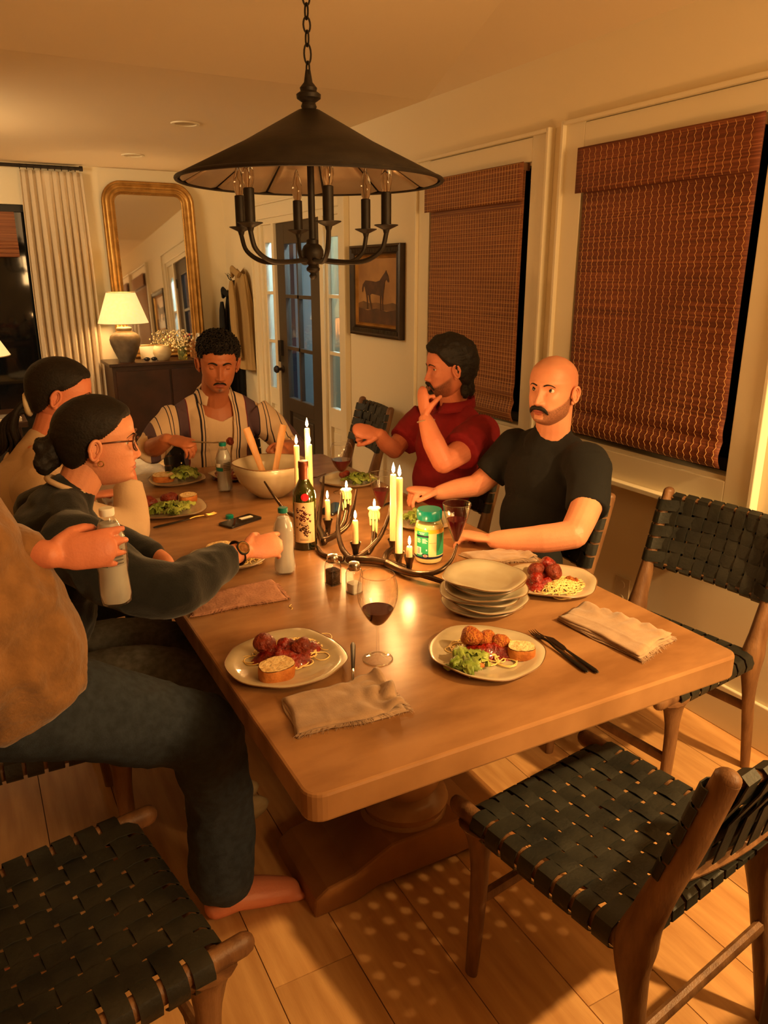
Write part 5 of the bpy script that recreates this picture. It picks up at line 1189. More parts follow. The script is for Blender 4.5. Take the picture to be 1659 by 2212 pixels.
def add_head(jaw=1., nose=1., lid_top=22, lid_bot=-30, beard=None, scalp=0., ears=True, brow_shadow=0):
    P = head_grid(jaw, nose); m = MB(); m.grid(P, False, True, flip=False); n0 = m.n; m.f.append(tuple(range(NTH))[::-1]); m.m.append(0)
    V = P.reshape(-1, 3); X, Y, Z = np.abs(V[:, 0]), V[:, 1], V[:, 2]; T = np.zeros((n0, 3))
    lipz = np.where(Z > -.0695, np.interp(X, [0, .006, .014, .024], [-.0605, -.0598, -.0630, -.0695]), np.interp(X, [0, .012, .024], [-.0815, -.079, -.0695]))
    T[:, 0] = ((Y > .05) & (X < .024) & (((Z > -.0695) & (Z < lipz)) | ((Z <= -.0695) & (Z > lipz))))*.85
    if beard == 'stubble':
        edge = np.interp(Y, [-.01, .02, .045, .07, .09], [.012, -.025, -.042, -.058, -.062])
        T[:, 1] = np.clip((edge-Z)/.008, 0, 1)*(Y > -.012)*.8*np.clip((Y+.012)/.006, 0, 1); T[:, 1] *= np.where((X < .017) & (Z > -.096) & (Z < -.055), .25, 1)
    if beard == 'full':
        edge = np.interp(Y, [-.01, .02, .045, .07, .09], [-.010, -.035, -.052, -.066, -.070])
        T[:, 1] = np.clip((edge-Z)/.010, 0, 1)*np.clip((Y+.005)/.02, 0, 1)*np.interp(Y, [0, .04, .07], [.5, .85, 1])
    if beard == 'goatee':
        T[:, 1] = .85*np.exp(-(X/.010)**2-((Z+.092)/.009)**2)*(Y > .04)+.25*np.clip((-.075-Z)/.02, 0, 1)*(Y > .02)
    if scalp: hl = np.interp(Y, [-.1, -.02, .02, .05, .07], [-.05, .0, .03, .062, .075]); T[:, 2] = scalp*np.clip((Z-hl)/.02, 0, 1)
    m.use(0)
    for s in (-1, 1):       # eyelids
        c0 = np.array((s*.031, .0612, .0035)); r = .0133; LIDS['t'] = lid_top
        for e0, e1 in ((lid_top, 88), (-88, lid_bot)):
            Q = [[c0+r*np.array((math.cos(R(e))*math.sin(R(a)), math.cos(R(e))*math.cos(R(a)), math.sin(R(e))))*(1 if (i not in (0,) or 1) else 1) for a in np.linspace(-85, 85, 15)] for i, e in enumerate(np.linspace(e0, e1, 9))]
            m.grid(Q)
        if ears:
            ec = np.array((s*.0765, -.008, -.008)); rot = Matrix.Rotation(R(-8), 3, 'X')@Matrix.Rotation(R(s*24), 3, 'Z')
            R3 = np.array(rot); ring = [ec+R3@np.array((s*(.008+.003*math.sin(a)), -.004+.0145*math.cos(a)*(1 if math.sin(a) > -.3 else .8), .0265*math.sin(a))) for a in np.linspace(-1.9, PI+1.2, 22)]
            m.tube(ring, [.0035]+[.0045]*20+[.004], 8, roundcap=True)
            m.ball(ec+R3@np.array((s*.001, -.004, 0)), (.006, .0145, .027), 14, 10, rot=R3)
            m.ball(ec+R3@np.array((s*.002, .003, -.027)), (.005, .008, .009), 10, 8, rot=R3)
            inner = [ec+R3@np.array((s*.007, -.004+.008*math.cos(a), .004+.015*math.sin(a))) for a in np.linspace(-.8, PI+.6, 12)]; m.tube(inner, .0028, 6, roundcap=True)
            m.ball(ec+R3@np.array((s*.003, .010, -.006)), (.004, .004, .007), 8, 6)
    T2 = np.zeros((m.n, 3)); T2[:n0] = T; return m, T2
def hair_cap(hairline, thick, amp=0., freq=60, seed=0, low=None, vol=None, P=None):
    """scalp shell: hairline(absx, y, z)->signed distance inside, thick(x, y, z)->thickness"""
    P = head_grid() if P is None else P; sh = P.shape[:2]; V = P.reshape(-1, 3); m = MB(); c0 = np.array((0, -.005, .01)); keep = np.zeros(len(V)); W = V.copy()
    for i, p in enumerate(V):
        s = hairline(abs(p[0]), p[1], p[2]); keep[i] = s; n_ = unit((p-c0)*np.array((1/.075**2, 1/.09**2, 1/.11**2)))
        t = thick(p[0], p[1], p[2])*min(1, max(0, s)/.016)**.6; t += amp*(abs(nz(p[0]*freq+seed, p[1]*freq, p[2]*freq))+.5*abs(nz(p[0]*freq*2+seed, p[1]*freq*2, p[2]*freq*2)))*min(1, max(0, s)/.01)
        W[i] = p+n_*(t if s > 0 else -.002)
    m.v = [W]; m.n = len(W); nv = sh[1]
    for i in range(sh[0]-1):
        for j in range(nv):
            q = (i*nv+j, (i+1)*nv+j, (i+1)*nv+(j+1) % nv, i*nv+(j+1) % nv)
            if max(keep[k] for k in q) > 0: m.f.append(q); m.m.append(0)
    return m
def brow(s, thick=.003, up=0., arch=.003, y=.0885):
    pts = [(s*.014, y, .0185+up), (s*.026, y-.0005, .0225+up+arch), (s*.038, y-.008, .0215+up+arch*.7), (s*.047, y-.018, .0155+up)]; P = bez(pts, 4); return MB().tube(P, np.interp(np.linspace(0, 1, len(P)), [0, .3, 1], [thick*.9, thick, thick*.35]), 8, flat=(1, .55), up=(0, 1, 0), roundcap=True)
def moustache(w=.030, drop=.012, th=.0065, y=.094):
    P = bez([(-w, y-.018, -.0655-drop), (-w*.72, y-.007, -.060-drop*.25), (-w*.35, y+.0005, -.0565), (0, y+.0015, -.0575), (w*.35, y+.0005, -.0565), (w*.72, y-.007, -.060-drop*.25), (w, y-.018, -.0655-drop)], 7)
    r = np.interp(np.linspace(0, 1, len(P)), [0, .15, .32, .5, .68, .85, 1], [th*.35, th*.85, th, th*.72, th, th*.85, th*.35]); m = MB().tube(P, r, 14, flat=(1, .75), up=(0, 1, 0), roundcap=True); return jit(m, .0012, 260)
class Person:
    def __init__(s, label, loc): s.t = thing('person', label, 'person', loc); s.sk = MB(); s.head = None
    def w(s, name, m, mt, **k): return ob(name, m, mt, s.t, world=True, sharp=False, **k)
    def body(s, m, skin, voxel=.0038, it=2):
        b = blob(m, voxel, it, mats=(skin,)); n = b.n; hm, T = s.headmesh; hm.xf(s.M); b.join(hm); mat_T = np.zeros((b.n, 3)); mat_T[n:] = T
        o = s.w('body', b, skin); ca = o.data.color_attributes.new('tint', 'FLOAT_COLOR', 'POINT'); col_ = np.ones((b.n, 4)); col_[:, :3] = mat_T; ca.data.foreach_set('color', col_.ravel()); s.b = o; return o
    def set_head(s, c, f, up=(0, 0, 1), sc_=1., **k): s.M = headM(c, f, up, sc_); s.headmesh = add_head(**k); return s
    def hp(s, name, m, mt, **k): m.xf(s.M); return s.w(name, m, mt, **k)
    def eyes(s, gaze=(0, 1, 0), closed=False):
        lm = MB(); lt = LIDS['t']
        for sd in (-1, 1):
            lm.tube([(sd*.031+.0137*math.cos(R(lt))*math.sin(R(a)), .0612+.0137*math.cos(R(lt))*math.cos(R(a)), .0035+.0137*math.sin(R(lt-4*abs(a)/60))) for a in np.linspace(-58, 58, 11)], .0011 if lt < 0 else .0008, 5)
        s.hp('eyelashes', lm, 'hair_dark')
        g_ = unit(gaze)
        for sd in (-1, 1):
            c0 = np.array((sd*.031, .0612, .0035)); m = MB(); m.ball((0, 0, 0), .0124, 28, 20); 
            a = unit(g_); z = unit(np.cross(a, (1, 0, 0))); x = np.cross(z, a); M3 = np.stack([x, z, a], 1)   # pole (0,0,1) -> gaze
            V_ = m.V()@M3.T; m.v = [V_+c0]
            for i, f in enumerate(m.f):
                ce = V_[list(f)].mean(0); an = math.degrees(math.acos(max(-1, min(1, np.dot(unit(ce), a))))); m.m[i] = 2 if an < 14 else (1 if an < 32 else 0)
            s.hp('eye', m, ['eye_white', 'iris', 'pupil'])
def torso(m, neck, chest, pelvis, shL, shR, k=1., depth=.105, width=.165, belly=.11):
    """upper body solid; shL/shR shoulder joints"""
    neck, chest, pelvis, shL, shR = [np.array(a, float) for a in (neck, chest, pelvis, shL, shR)]; ax = unit(shR-shL); upv = unit(neck-pelvis)
    fw = np.cross(upv, ax); Rm = np.stack([ax, fw, upv], 1)
    m.ball(chest, (width*k, depth*k, .17), 24, 16, rot=Rm); m.ball(chest-upv*.14, (width*.88*k, depth*.98*k, .16), 24, 16, rot=Rm); m.ball(pelvis+upv*.07, (.158*k, belly*k, .14), 24, 16, rot=Rm)
    m.tube([shL+(shR-shL)*.06, (shL+shR)/2+upv*.025, shR-(shR-shL)*.06], [.050*k, .066*k, .050*k], 16, roundcap=True)
    limb(m, [shL, neck+upv*.008-ax*.045, neck+upv*.008+ax*.045, shR], [.045*k, .040, .040, .045*k])
    return m

# ---------------------------------------------------------- A: bald man in a black T-shirt
p = Person('bald man with a thick dark moustache in a black T-shirt, forearms on the table', (1.74, 2.07, 0))
p.set_head((1.742, 2.022, 1.226), (-.93, -.36, .06), (.10, .02, 1), .985, jaw=1.06, nose=1.15, beard='stubble', scalp=.10, lid_top=30, lid_bot=-30)
nk, chs, pel, sN, sF = (1.80, 2.075, 1.035), (1.78, 2.075, .90), (1.70, 2.09, .52), (1.80, 1.885, .985), (1.77, 2.245, .975)
m = MB(); torso(m, nk, chs, pel, sN, sF, .88)
limb(m, [(1.79, 2.07, 1.02), (1.775, 2.045, 1.09), (1.762, 2.03, 1.17)], [.066, .060, .062])
limb(m, [sN, (1.72, 1.79, .90), (1.60, 1.715, .825)], [.056, .052, .046]); limb(m, [(1.60, 1.715, .825), (1.52, 1.765, .808), (1.405, 1.855, .795)], [.046, .045, .029])
hand(m, (1.40, 1.862, .795), (-.55, .80, .02), (.1, .05, 1), 1, (28, 30, 18), 1.0)
limb(m, [sF, (1.72, 2.29, .89), (1.655, 2.32, .83)], [.050, .048, .043]); limb(m, [(1.655, 2.32, .83), (1.59, 2.36, .815), (1.535, 2.39, .80)], [.043, .038, .029])
hand(m, (1.53, 2.40, .805), (-.95, .18, .12), (.1, .0, 1), -1, (38, 40, 25), 1.0)
p.body(m, 'skin_pale', .0034); p.eyes((.22, .97, .06))
for s_ in (-1, 1): p.hp('eyebrow', brow(s_, .0027, -.001, .0005), 'hair_brown')
p.hp('moustache', moustache(.033, .010, .0078, .0955), 'hair_dark')
m = MB(); torso(m, nk, chs, pel, sN, sF, 1.06, depth=.104, belly=.095); limb(m, [(1.79, 2.075, 1.02), (1.785, 2.062, 1.055)], [.092, .074])
m.ball((1.80, 1.90, .985), .080, 20, 14); m.ball((1.77, 2.24, .975), .078, 20, 14); m.tube([sN, (1.745, 1.815, .915), (1.705, 1.778, .872)], [.078, .071, .068], 20); m.tube([sF, (1.73, 2.285, .91), (1.70, 2.30, .870)], [.074, .068, .066], 20)
p.w('t_shirt', blob(m, .0075, 4, .0022, 9, 2), 'tee_black')
m = MB(); 
for s_ in (-.09, .09): limb(m, [(1.70, 2.09+s_, .54), (1.45, 2.08+s_*1.6, .52), (1.28, 2.07+s_*1.8, .50)], [.085, .078, .062]); limb(m, [(1.28, 2.07+s_*1.8, .50), (1.30, 2.07+s_*1.8, .26), (1.33, 2.07+s_*1.8, .07)], [.062, .055, .048])
p.w('trousers', blob(m, .011, 3), 'denim_grey')
for s_ in (-.16, .16): p.w('shoe', MB().ball((1.27, 2.07+s_, .045), (.13, .045, .045), 16, 10), 'coat_black')

# ---------------------------------------------------------- B: man in the red shirt
p = Person('man with dark swept-back hair and moustache in a red short-sleeved shirt, fist at his mouth', (1.76, 2.70, 0))
p.set_head((1.742, 2.668, 1.234), (-.955, .27, -.06), (.06, 0, 1), .98, beard='full', lid_top=6, lid_bot=-24)
nk, chs, pel, sN, sF = (1.80, 2.70, 1.045), (1.78, 2.70, .90), (1.72, 2.74, .52), (1.80, 2.50, .985), (1.78, 2.89, .995)
m = MB(); torso(m, nk, chs, pel, sN, sF, .86)
limb(m, [(1.80, 2.70, 1.02), (1.785, 2.69, 1.09), (1.768, 2.675, 1.17)], [.064, .058, .060])
limb(m, [sN, (1.66, 2.42, .95), (1.535, 2.37, .925)], [.054, .050, .042]); limb(m, [(1.535, 2.37, .925), (1.515, 2.41, .995), (1.512, 2.462, 1.07)], [.043, .042, .029])
hand(m, (1.512, 2.470, 1.082), (.05, .30, .95), (-.90, .05, .15), 1, (82, 85, 55), .94, 60, 2)
limb(m, [sF, (1.70, 2.95, .90), (1.62, 2.90, .86)], [.052, .046, .040]); limb(m, [(1.62, 2.90, .86), (1.56, 2.87, .90), (1.52, 2.85, .945)], [.040, .036, .028])
hand(m, (1.515, 2.848, .95), (-.85, .10, .20), (-.1, -.75, .6), -1, (60, 70, 45), .98, 45)
p.body(m, 'skin_red'); p.eyes((.0, .97, -.25))
for s_ in (-1, 1): p.hp('eyebrow', brow(s_, .0032, -.001, .001), 'hair_dark')
p.hp('moustache', moustache(.030, .016, .0072), 'hair_dark')
P0 = head_grid()
p.hp('beard', jit(MB().ball((0, .080, -.100), (.024, .012, .016), 16, 10), .003, 150), 'hair_dark')
hl = lambda x, y, z: min(z-np.interp(y, [-.1, -.05, -.015, .0, .02, .045, .062, .09], [-.085, -.075, -.03, .012, .012, .040, .066, .072]), .05)
p.hp('hair', hair_cap(hl, lambda x, y, z: .015+.010*max(0, z-.05)/.06+.012*max(0, -y-.03)/.07, .010, 34, 3), 'hair_dark')
m = MB()
for k in range(9): a = -1.0+2.0*k/8; m.ball((.062*math.sin(a), -.088*math.cos(a)-.004, -.085-.008*math.cos(k*2.3)), (.020, .017, .034), 12, 8)
p.hp('hair', blob(m, .004, 2, .003, 60, 2), 'hair_dark')
m = MB(); torso(m, nk, chs, pel, sN, sF, 1.08, depth=.118); limb(m, [(1.80, 2.70, 1.03), (1.795, 2.69, 1.055)], [.085, .070])
m.ball((1.80, 2.51, .985), .08, 18, 12); m.tube([sN, (1.70, 2.445, .965), (1.635, 2.41, .945)], [.080, .080, .078], 20); m.tube([sF, (1.72, 2.94, .91), (1.68, 2.93, .885)], [.076, .074, .072], 20)
p.w('shirt', blob(m, .0075, 4, .0032, 9, 5), 'red_shirt')
m = MB()
for s_ in (-1, 1):
    Q = [[(1.80-.078*math.cos(a)*(1+.1*j)-.006*j, 2.692+s_*.072*math.sin(a)*(1+.12*j), 1.102-.020*j+.012*math.cos(a*1.0)*(-1)) for j in range(3)] for a in np.linspace(.25, PI, 14)]; m.grid(Q)
p.w('collar', m, 'red_shirt', solid=.003)
p.w('bracelet', MB().tube([(1.512+.034*math.cos(a), 2.462+.030*math.sin(a)*.9, 1.068-.030*math.sin(a)*.3) for a in np.linspace(0, 2*PI, 25)[:-1]], .0026, 6, closed=True), 'linen')
m = MB()
for s_ in (-.09, .09): limb(m, [(1.72, 2.74+s_, .54), (1.48, 2.73+s_*1.6, .52), (1.30, 2.72+s_*1.8, .50)], [.085, .078, .062]); limb(m, [(1.30, 2.72+s_*1.8, .50), (1.33, 2.72+s_*1.8, .26), (1.36, 2.72+s_*1.8, .07)], [.062, .055, .048])
p.w('trousers', blob(m, .011, 3), 'denim')

# ---------------------------------------------------------- C: man in the striped shirt
p = Person('man with curly hair in an open cream and mauve striped shirt, holding a fork', (1.02, 3.54, 0))
p.set_head((1.000, 3.405, 1.222), (-.20, -.93, -.20), (-.0, -.20, 1), 1.07, jaw=.97, beard='goatee', nose=1.05, lid_top=-27, lid_bot=-23)
nk, chs, pel, sR_, sL_ = (1.01, 3.52, 1.045), (1.015, 3.54, .90), (1.02, 3.60, .52), (.835, 3.56, .965), (1.19, 3.50, .965)
m = MB(); torso(m, nk, chs, pel, sR_, sL_, .93); limb(m, [(1.01, 3.52, 1.02), (1.005, 3.49, 1.10), (1.0, 3.44, 1.16)], [.068, .064, .064])
limb(m, [sR_, (.74, 3.50, .90), (.68, 3.40, .87)], [.054, .050, .044]); limb(m, [(.68, 3.40, .87), (.675, 3.28, .90), (.695, 3.17, .945)], [.044, .040, .029])
hand(m, (.698, 3.16, .950), (.62, -.62, -.10), (-.1, -.30, 1), -1, (40, 45, 30), 1.0, 25)
limb(m, [sL_, (1.27, 3.42, .88), (1.28, 3.30, .83)], [.054, .050, .044]); limb(m, [(1.28, 3.30, .83), (1.25, 3.22, .84), (1.205, 3.16, .86)], [.042, .038, .029])
hand(m, (1.20, 3.155, .862), (-.45, -.80, .05), (.6, -.3, .7), 1, (60, 60, 40), 1.0, 30)
p.body(m, 'skin_brown'); p.eyes((0, .85, -.5))
for s_ in (-1, 1): p.hp('eyebrow', brow(s_, .0038, .001, .002, .091), 'hair_dark')
p.hp('moustache', moustache(.026, .006, .0042, .0955), 'hair_dark')
hl = lambda x, y, z: min(z-np.interp(y, [-.1, -.05, -.015, .0, .02, .045, .062, .09], [-.055, -.045, -.01, .0, .015, .050, .064, .068]), .05)
cap_ = hair_cap(hl, lambda x, y, z: .002+.016*min(1, max(0, (z-.035)/.06)), .003, 75, 9); CV = cap_.V().copy(); used_ = sorted({k for f in cap_.f for k in f}); p.hp('hair', cap_, 'hair_dark')
m = MB(); rs = random.Random(3)
for k in range(900):
    q = CV[rs.choice(used_)]; d_ = unit(q-np.array((0, -.005, .0)))
    if q[2] < .02+rs.uniform(0, .03) and q[1] > -.03: continue
    t1 = unit(np.cross(d_, (0, .3, 1))); t2 = np.cross(d_, t1); ph = rs.uniform(0, 6); P = [q+d_*(.011*i/9-.002)+.0052*(math.cos(ph+i*.9)*t1+math.sin(ph+i*.9)*t2) for i in range(10)]; m.tube(P, .0026, 4, cap=False)
p.hp('curls', m, 'hair_dark', kind='stuff')
# white tank, then the open shirt with its front gap cut out
m = MB(); torso(m, (1.01, 3.52, 1.0), chs, pel, (.87, 3.555, .955), (1.155, 3.505, .955), .98); 
tk = blob(m, .008, 3)
V_ = tk.V(); cut(tk, lambda v: np.interp(v[:, 0], [.86, .90, .95, 1.01, 1.07, 1.12, 1.16], [1.06, 1.03, .975, .950, .975, 1.03, 1.06])-v[:, 2]); p.w('tank_top', tk, 'tank', solid=.002)
m = MB(); torso(m, nk, chs, pel, sR_, sL_, 1.08, depth=.112); limb(m, [(1.01, 3.53, 1.02), (1.01, 3.54, 1.05)], [.095, .085])
m.tube([sR_, (.745, 3.50, .905), (.675, 3.41, .86), (.665, 3.36, .875)], [.076, .070, .064, .060], 20); m.tube([sL_, (1.275, 3.43, .88), (1.30, 3.32, .82), (1.29, 3.26, .82)], [.076, .070, .064, .058], 20)
shp = blob(m, .0075, 4, .0035, 8, 11); V_ = shp.V()
def gapf(v):
    w_ = np.interp(v[:, 2], [.70, .80, .93, 1.00, 1.07, 1.14], [.046, .050, .060, .064, .068, .070]); cx_ = 1.0
    return np.maximum(np.abs(v[:, 0]-cx_)-w_, v[:, 1]-3.53)
def gap(c):
    # front opening: V at the neck narrowing to the belly, only on the camera-facing side
    if c[1] > 3.53: return False
    w_ = np.interp(c[2], [.70, .80, .93, 1.00, 1.07, 1.14], [.050, .052, .062, .066, .070, .072]); cx_ = np.interp(c[2], [.7, 1.1], [1.0, 1.005]); return abs(c[0]-cx_) < w_ and c[2] > .6
cut(shp, gapf)
def stripe_mat():
    m = mat('striped_cotton', rgb(226, 200, 168), .9, bump=.1, bscale=200); nt = m.node_tree; N = nt.nodes.new; L = nt.links.new; b = nt.nodes['Principled BSDF']
    tc = N('ShaderNodeTexCoord'); sp = N('ShaderNodeSeparateXYZ'); L(tc.outputs['Object'], sp.inputs[0])
    ab = N('ShaderNodeMath'); ab.operation = 'ABSOLUTE'; sb_ = N('ShaderNodeMath'); sb_.operation = 'ADD'; sb_.inputs[1].default_value = .018; L(sp.outputs[0], sb_.inputs[0]); L(sb_.outputs[0], ab.inputs[0])
    r = N('ShaderNodeValToRGB'); r.color_ramp.interpolation = 'CONSTANT'; e = r.color_ramp.elements; cr = (*rgb(226, 200, 168), 1); nv = (*rgb(40, 36, 52), 1); mv = (*rgb(96, 74, 84), 1); mr2 = (*rgb(120, 30, 50), 1)
    e[0].position = 0; e[0].color = cr; e[1].position = .99; e[1].color = cr
    for pos, c in ((.068, nv), (.074, cr), (.080, nv), (.086, cr), (.128, mr2), (.131, mv), (.178, nv), (.182, cr), (.205, nv), (.210, cr), (.220, nv), (.225, cr), (.27, nv), (.275, cr), (.30, mv), (.34, cr)): x = e.new(pos); x.color = c
    L(ab.outputs[0], r.inputs[0]); L(r.outputs[0], b.inputs['Base Color']); return m
stripe_mat(); p.w('open_shirt', shp, 'striped_cotton', solid=.004)
m = MB()
for s_ in (-1, 1):
    Q = [[(1.008+s_*(.074*math.sin(a))*(1+.20*j), 3.525-.080*math.cos(a)*(1+.16*j)+.006*j, 1.098-.026*j-.030*max(0, math.cos(a))**2) for j in range(3)] for a in np.linspace(.62, PI, 14)]; m.grid(Q)
p.w('collar', m, 'striped_cotton', solid=.003)
m = MB()
for s_ in (-.09, .09): limb(m, [(1.02+s_, 3.60, .54), (1.02+s_*1.6, 3.38, .52), (1.02+s_*1.8, 3.20, .50)], [.085, .078, .062]); limb(m, [(1.02+s_*1.8, 3.20, .50), (1.02+s_*1.8, 3.24, .26), (1.02+s_*1.8, 3.26, .07)], [.062, .055, .048])
p.w('trousers', blob(m, .011, 3), 'denim')
fk = fork((.772, 3.055), (.900, 2.985), 'fork with a bite of food held by the man in the striped shirt', 'steel', .948); fk.rotation_euler = (0, R(4), fk.rotation_euler[2])
tag(ob('food_bite', jit(MB().ball((0, 0, 0), .016, 12, 8), .004, 80), 'meatball', None, loc=(.905, 2.982, .955)), 'bite of food on the lifted fork', 'food')

# ---------------------------------------------------------- D: woman with glasses
p = Person('woman with glasses and low dark bun in a dark sweatshirt, reaching for a bottle', (.10, 2.06, 0))
p.set_head((.284, 2.078, 1.186), (.955, -.20, -.04), (-.04, 0, 1), .97, jaw=.93, nose=.9, lid_top=14, lid_bot=-28)
nk, chs, pel, sN, sF = (.175, 2.075, 1.035), (.135, 2.07, .89), (.04, 2.07, .52), (.175, 1.90, .975), (.14, 2.245, .965)
m = MB(); torso(m, nk, chs, pel, sN, sF, .86); limb(m, [(.17, 2.075, 1.01), (.215, 2.08, 1.07), (.25, 2.082, 1.13)], [.058, .052, .055])
limb(m, [sN, (.30, 1.79, .90), (.40, 1.77, .875)], [.048, .044, .038]); limb(m, [(.40, 1.77, .875), (.50, 1.86, .878), (.600, 1.915, .880)], [.038, .034, .025])
hand(m, (.606, 1.918, .880), (.975, .20, -.06), (-.05, -.82, .56), -1, (30, 40, 30), .95, 35, curls=[(8, 20, 18), (10, 26, 20), (10, 30, 22), (14, 34, 24)])
limb(m, [sF, (.22, 2.33, .86), (.36, 2.30, .80)], [.048, .044, .036]); limb(m, [(.36, 2.30, .80), (.42, 2.22, .795), (.44, 2.16, .79)], [.036, .03, .025]); hand(m, (.44, 2.15, .79), (.3, -.9, 0), (.1, 0, 1), 1, (20, 25, 15), .92)
p.body(m, 'skin_pale', .0032); p.eyes((0, .98, -.1))
for s_ in (-1, 1): p.hp('eyebrow', brow(s_, .0022, 0, .002), 'hair_dark')
hlw = lambda x, y, z: min(z-np.interp(y, [-.1, -.06, -.03, -.008, .01, .045, .062, .09], [-.085, -.072, -.032, .016, .020, .046, .068, .074]), .05)
p.hp('hair', hair_cap(hlw, lambda x, y, z: .009+.010*max(0, -y)/.09, .0015, 30, 3), 'hair_dark')
m = MB(); m.ball((0, -.125, -.030), (.042, .034, .044), 20, 14); m.ball((.01, -.140, -.052), (.036, .026, .034), 16, 12); m.tube([(0, -.095, .0), (0, -.115, -.015)], [.045, .03], 14, roundcap=True)
for k in range(5): a = k*1.25; m.tube([(0, -.115, -.03), (.03*math.cos(a), -.14, -.03+.03*math.sin(a)), (.036*math.cos(a+.9), -.150, -.036+.036*math.sin(a+.9))], .014, 10, roundcap=True)
p.hp('bun', blob(m, .0045, 2, .003, 45, 3), 'hair_dark')
m = MB()
for s_ in (-1, 1):
    m.tube([(s_*.033+.0255*math.copysign(abs(math.cos(a))**.85, math.cos(a)), .094-.008*abs(math.cos(a)) if True else 0, .002+.0215*math.sin(a)) for a in np.linspace(0, 2*PI, 33)[:-1]], .0026, 6, closed=True)
    m.tube([(s_*.058, .086, .010), (s_*.074, .05, .012), (s_*.082, -.005, .008), (s_*.080, -.022, -.008)], .0024, 6)
m.tube([(-.008, .096, .006), (0, .100, .010), (.008, .096, .006)], .002, 6); p.hp('glasses', m, 'tortoise')
for s_ in (-1, 1):
    p.hp('earring', MB().tube([(s_*.083+.0*k, .004+.007*math.cos(a), -.044+.007*math.sin(a)) for k, a in enumerate(np.linspace(0, 2*PI, 17)[:-1])], .0015, 6, closed=True), 'gold')
m = MB(); torso(m, nk, chs, pel, sN, sF, 1.06, depth=.12); limb(m, [(.165, 2.075, 1.01), (.19, 2.076, 1.045)], [.082, .064])
limb(m, [sN, (.27, 1.80, .895), (.38, 1.755, .868)], [.082, .074, .066], n=20); m.tube(bez([(.38, 1.755, .868), (.44, 1.805, .870), (.50, 1.855, .873), (.545, 1.887, .876)], 4), np.linspace(.066, .046, 13), 20)
limb(m, [sF, (.22, 2.33, .86), (.36, 2.30, .80), (.41, 2.23, .795)], [.078, .072, .062, .045])
p.w('sweatshirt', blob(m, .0075, 4, .006, 9, 7), 'sweatshirt')
p.w('collar', MB().tube([(.196+.050*math.cos(a), 2.078+.052*math.sin(a), 1.078-.024*math.cos(a)) for a in np.linspace(0, 2*PI, 33)[:-1]], .0075, 8, closed=True), 'sweater_white', label='cream shirt collar showing under the sweatshirt')
wt = p.w('watch', MB().tube([(.588+.0*a+.017*math.cos(a)*.55, 1.866-.017*math.cos(a)*.75+.0, .873+.0275*math.sin(a)) if False else tuple(np.array((.582, 1.908, .879))+.0275*math.cos(a)*unit((.42, -.90, 0))*.95+.0265*math.sin(a)*np.array((0, 0, 1))) for a in np.linspace(0, 2*PI, 33)[:-1]], .005, 8, flat=(2.0, .5), closed=True), 'black_plastic')
wc = np.array((.582, 1.908, .879))+.031*unit((.24, -.74, .62)); Zv = unit((.24, -.74, .62)); Xv = unit(np.cross((0, 0, 1), Zv)); Wm = np.eye(4); Wm[:3, 0] = Xv; Wm[:3, 1] = np.cross(Zv, Xv); Wm[:3, 2] = Zv; Wm[:3, 3] = wc
m = MB().lathe([(.0001, -.005), (.018, -.005), (.0195, .0), (.0185, .005), (.016, .0055), (.0155, .004), (.0001, .004)], 32).xf(Wm); p.w('watch_case', m, 'black_plastic')
m = MB().lathe([(.0001, .0042), (.0150, .0042), (.0148, .0047), (.0001, .0047)], 32).xf(Wm); p.w('watch_dial', m, 'wicker')
m = MB().tube([(math.cos(a)*.0152, math.sin(a)*.0152, .0056) for a in np.linspace(0, 2*PI, 33)[:-1]], .0008, 5, closed=True).xf(Wm); p.w('watch_bezel', m, 'brass')
fr_ = unit((.975, .20, -.06)); rc_ = np.array((.606, 1.918, .882))+fr_*.103
p.w('finger_ring', MB().tube([tuple(rc_+np.array((.0, .0, -.010))+.0098*(math.cos(a)*unit((-.05, -.82, .56))+math.sin(a)*unit(np.cross(fr_, (-.05, -.82, .56))))) for a in np.linspace(0, 2*PI, 21)[:-1]], .0012, 6, closed=True), 'gold')
m = MB(); limb(m, [(.04, 2.16, .53), (.28, 2.14, .56), (.46, 2.08, .55)], [.10, .088, .068]); limb(m, [(.46, 2.08, .55), (.48, 2.04, .32), (.47, 2.0, .10)], [.072, .062, .060])
limb(m, [(.04, 1.97, .53), (.26, 1.90, .58), (.44, 1.82, .57)], [.10, .092, .074]); limb(m, [(.44, 1.82, .57), (.48, 1.86, .32), (.46, 1.92, .10)], [.078, .072, .072])
p.w('jeans', blob(m, .009, 3, .004, 10, 9), 'denim_grey')
for y_ in (1.93, 2.02): p.w('shoe', MB().ball((.52, y_, .045), (.12, .042, .045), 16, 10), 'planter')

# ---------------------------------------------------------- E: woman in the white sweater
p = Person('woman with dark ponytail in a cream white sweater, behind the woman with glasses', (.08, 2.70, 0))
p.set_head((.268, 2.700, 1.226), (.93, -.22, -.22), (.18, 0, 1), .97, jaw=.93, nose=.9, lid_top=-5, lid_bot=-30)
nk, chs, pel, sN, sF = (.165, 2.68, 1.04), (.12, 2.68, .89), (.03, 2.72, .52), (.145, 2.50, .965), (.14, 2.86, .965)
m = MB(); torso(m, nk, chs, pel, sN, sF, .86); limb(m, [(.16, 2.68, 1.01), (.20, 2.69, 1.08), (.235, 2.697, 1.15)], [.056, .051, .054])
limb(m, [sN, (.26, 2.44, .88), (.40, 2.46, .82)], [.046, .042, .036]); limb(m, [(.40, 2.46, .82), (.42, 2.52, .90), (.425, 2.56, .98)], [.036, .032, .025])
hand(m, (.425, 2.565, .99), (-.30, .25, .85), (.9, .1, .2), 1, (60, 60, 40), .93)
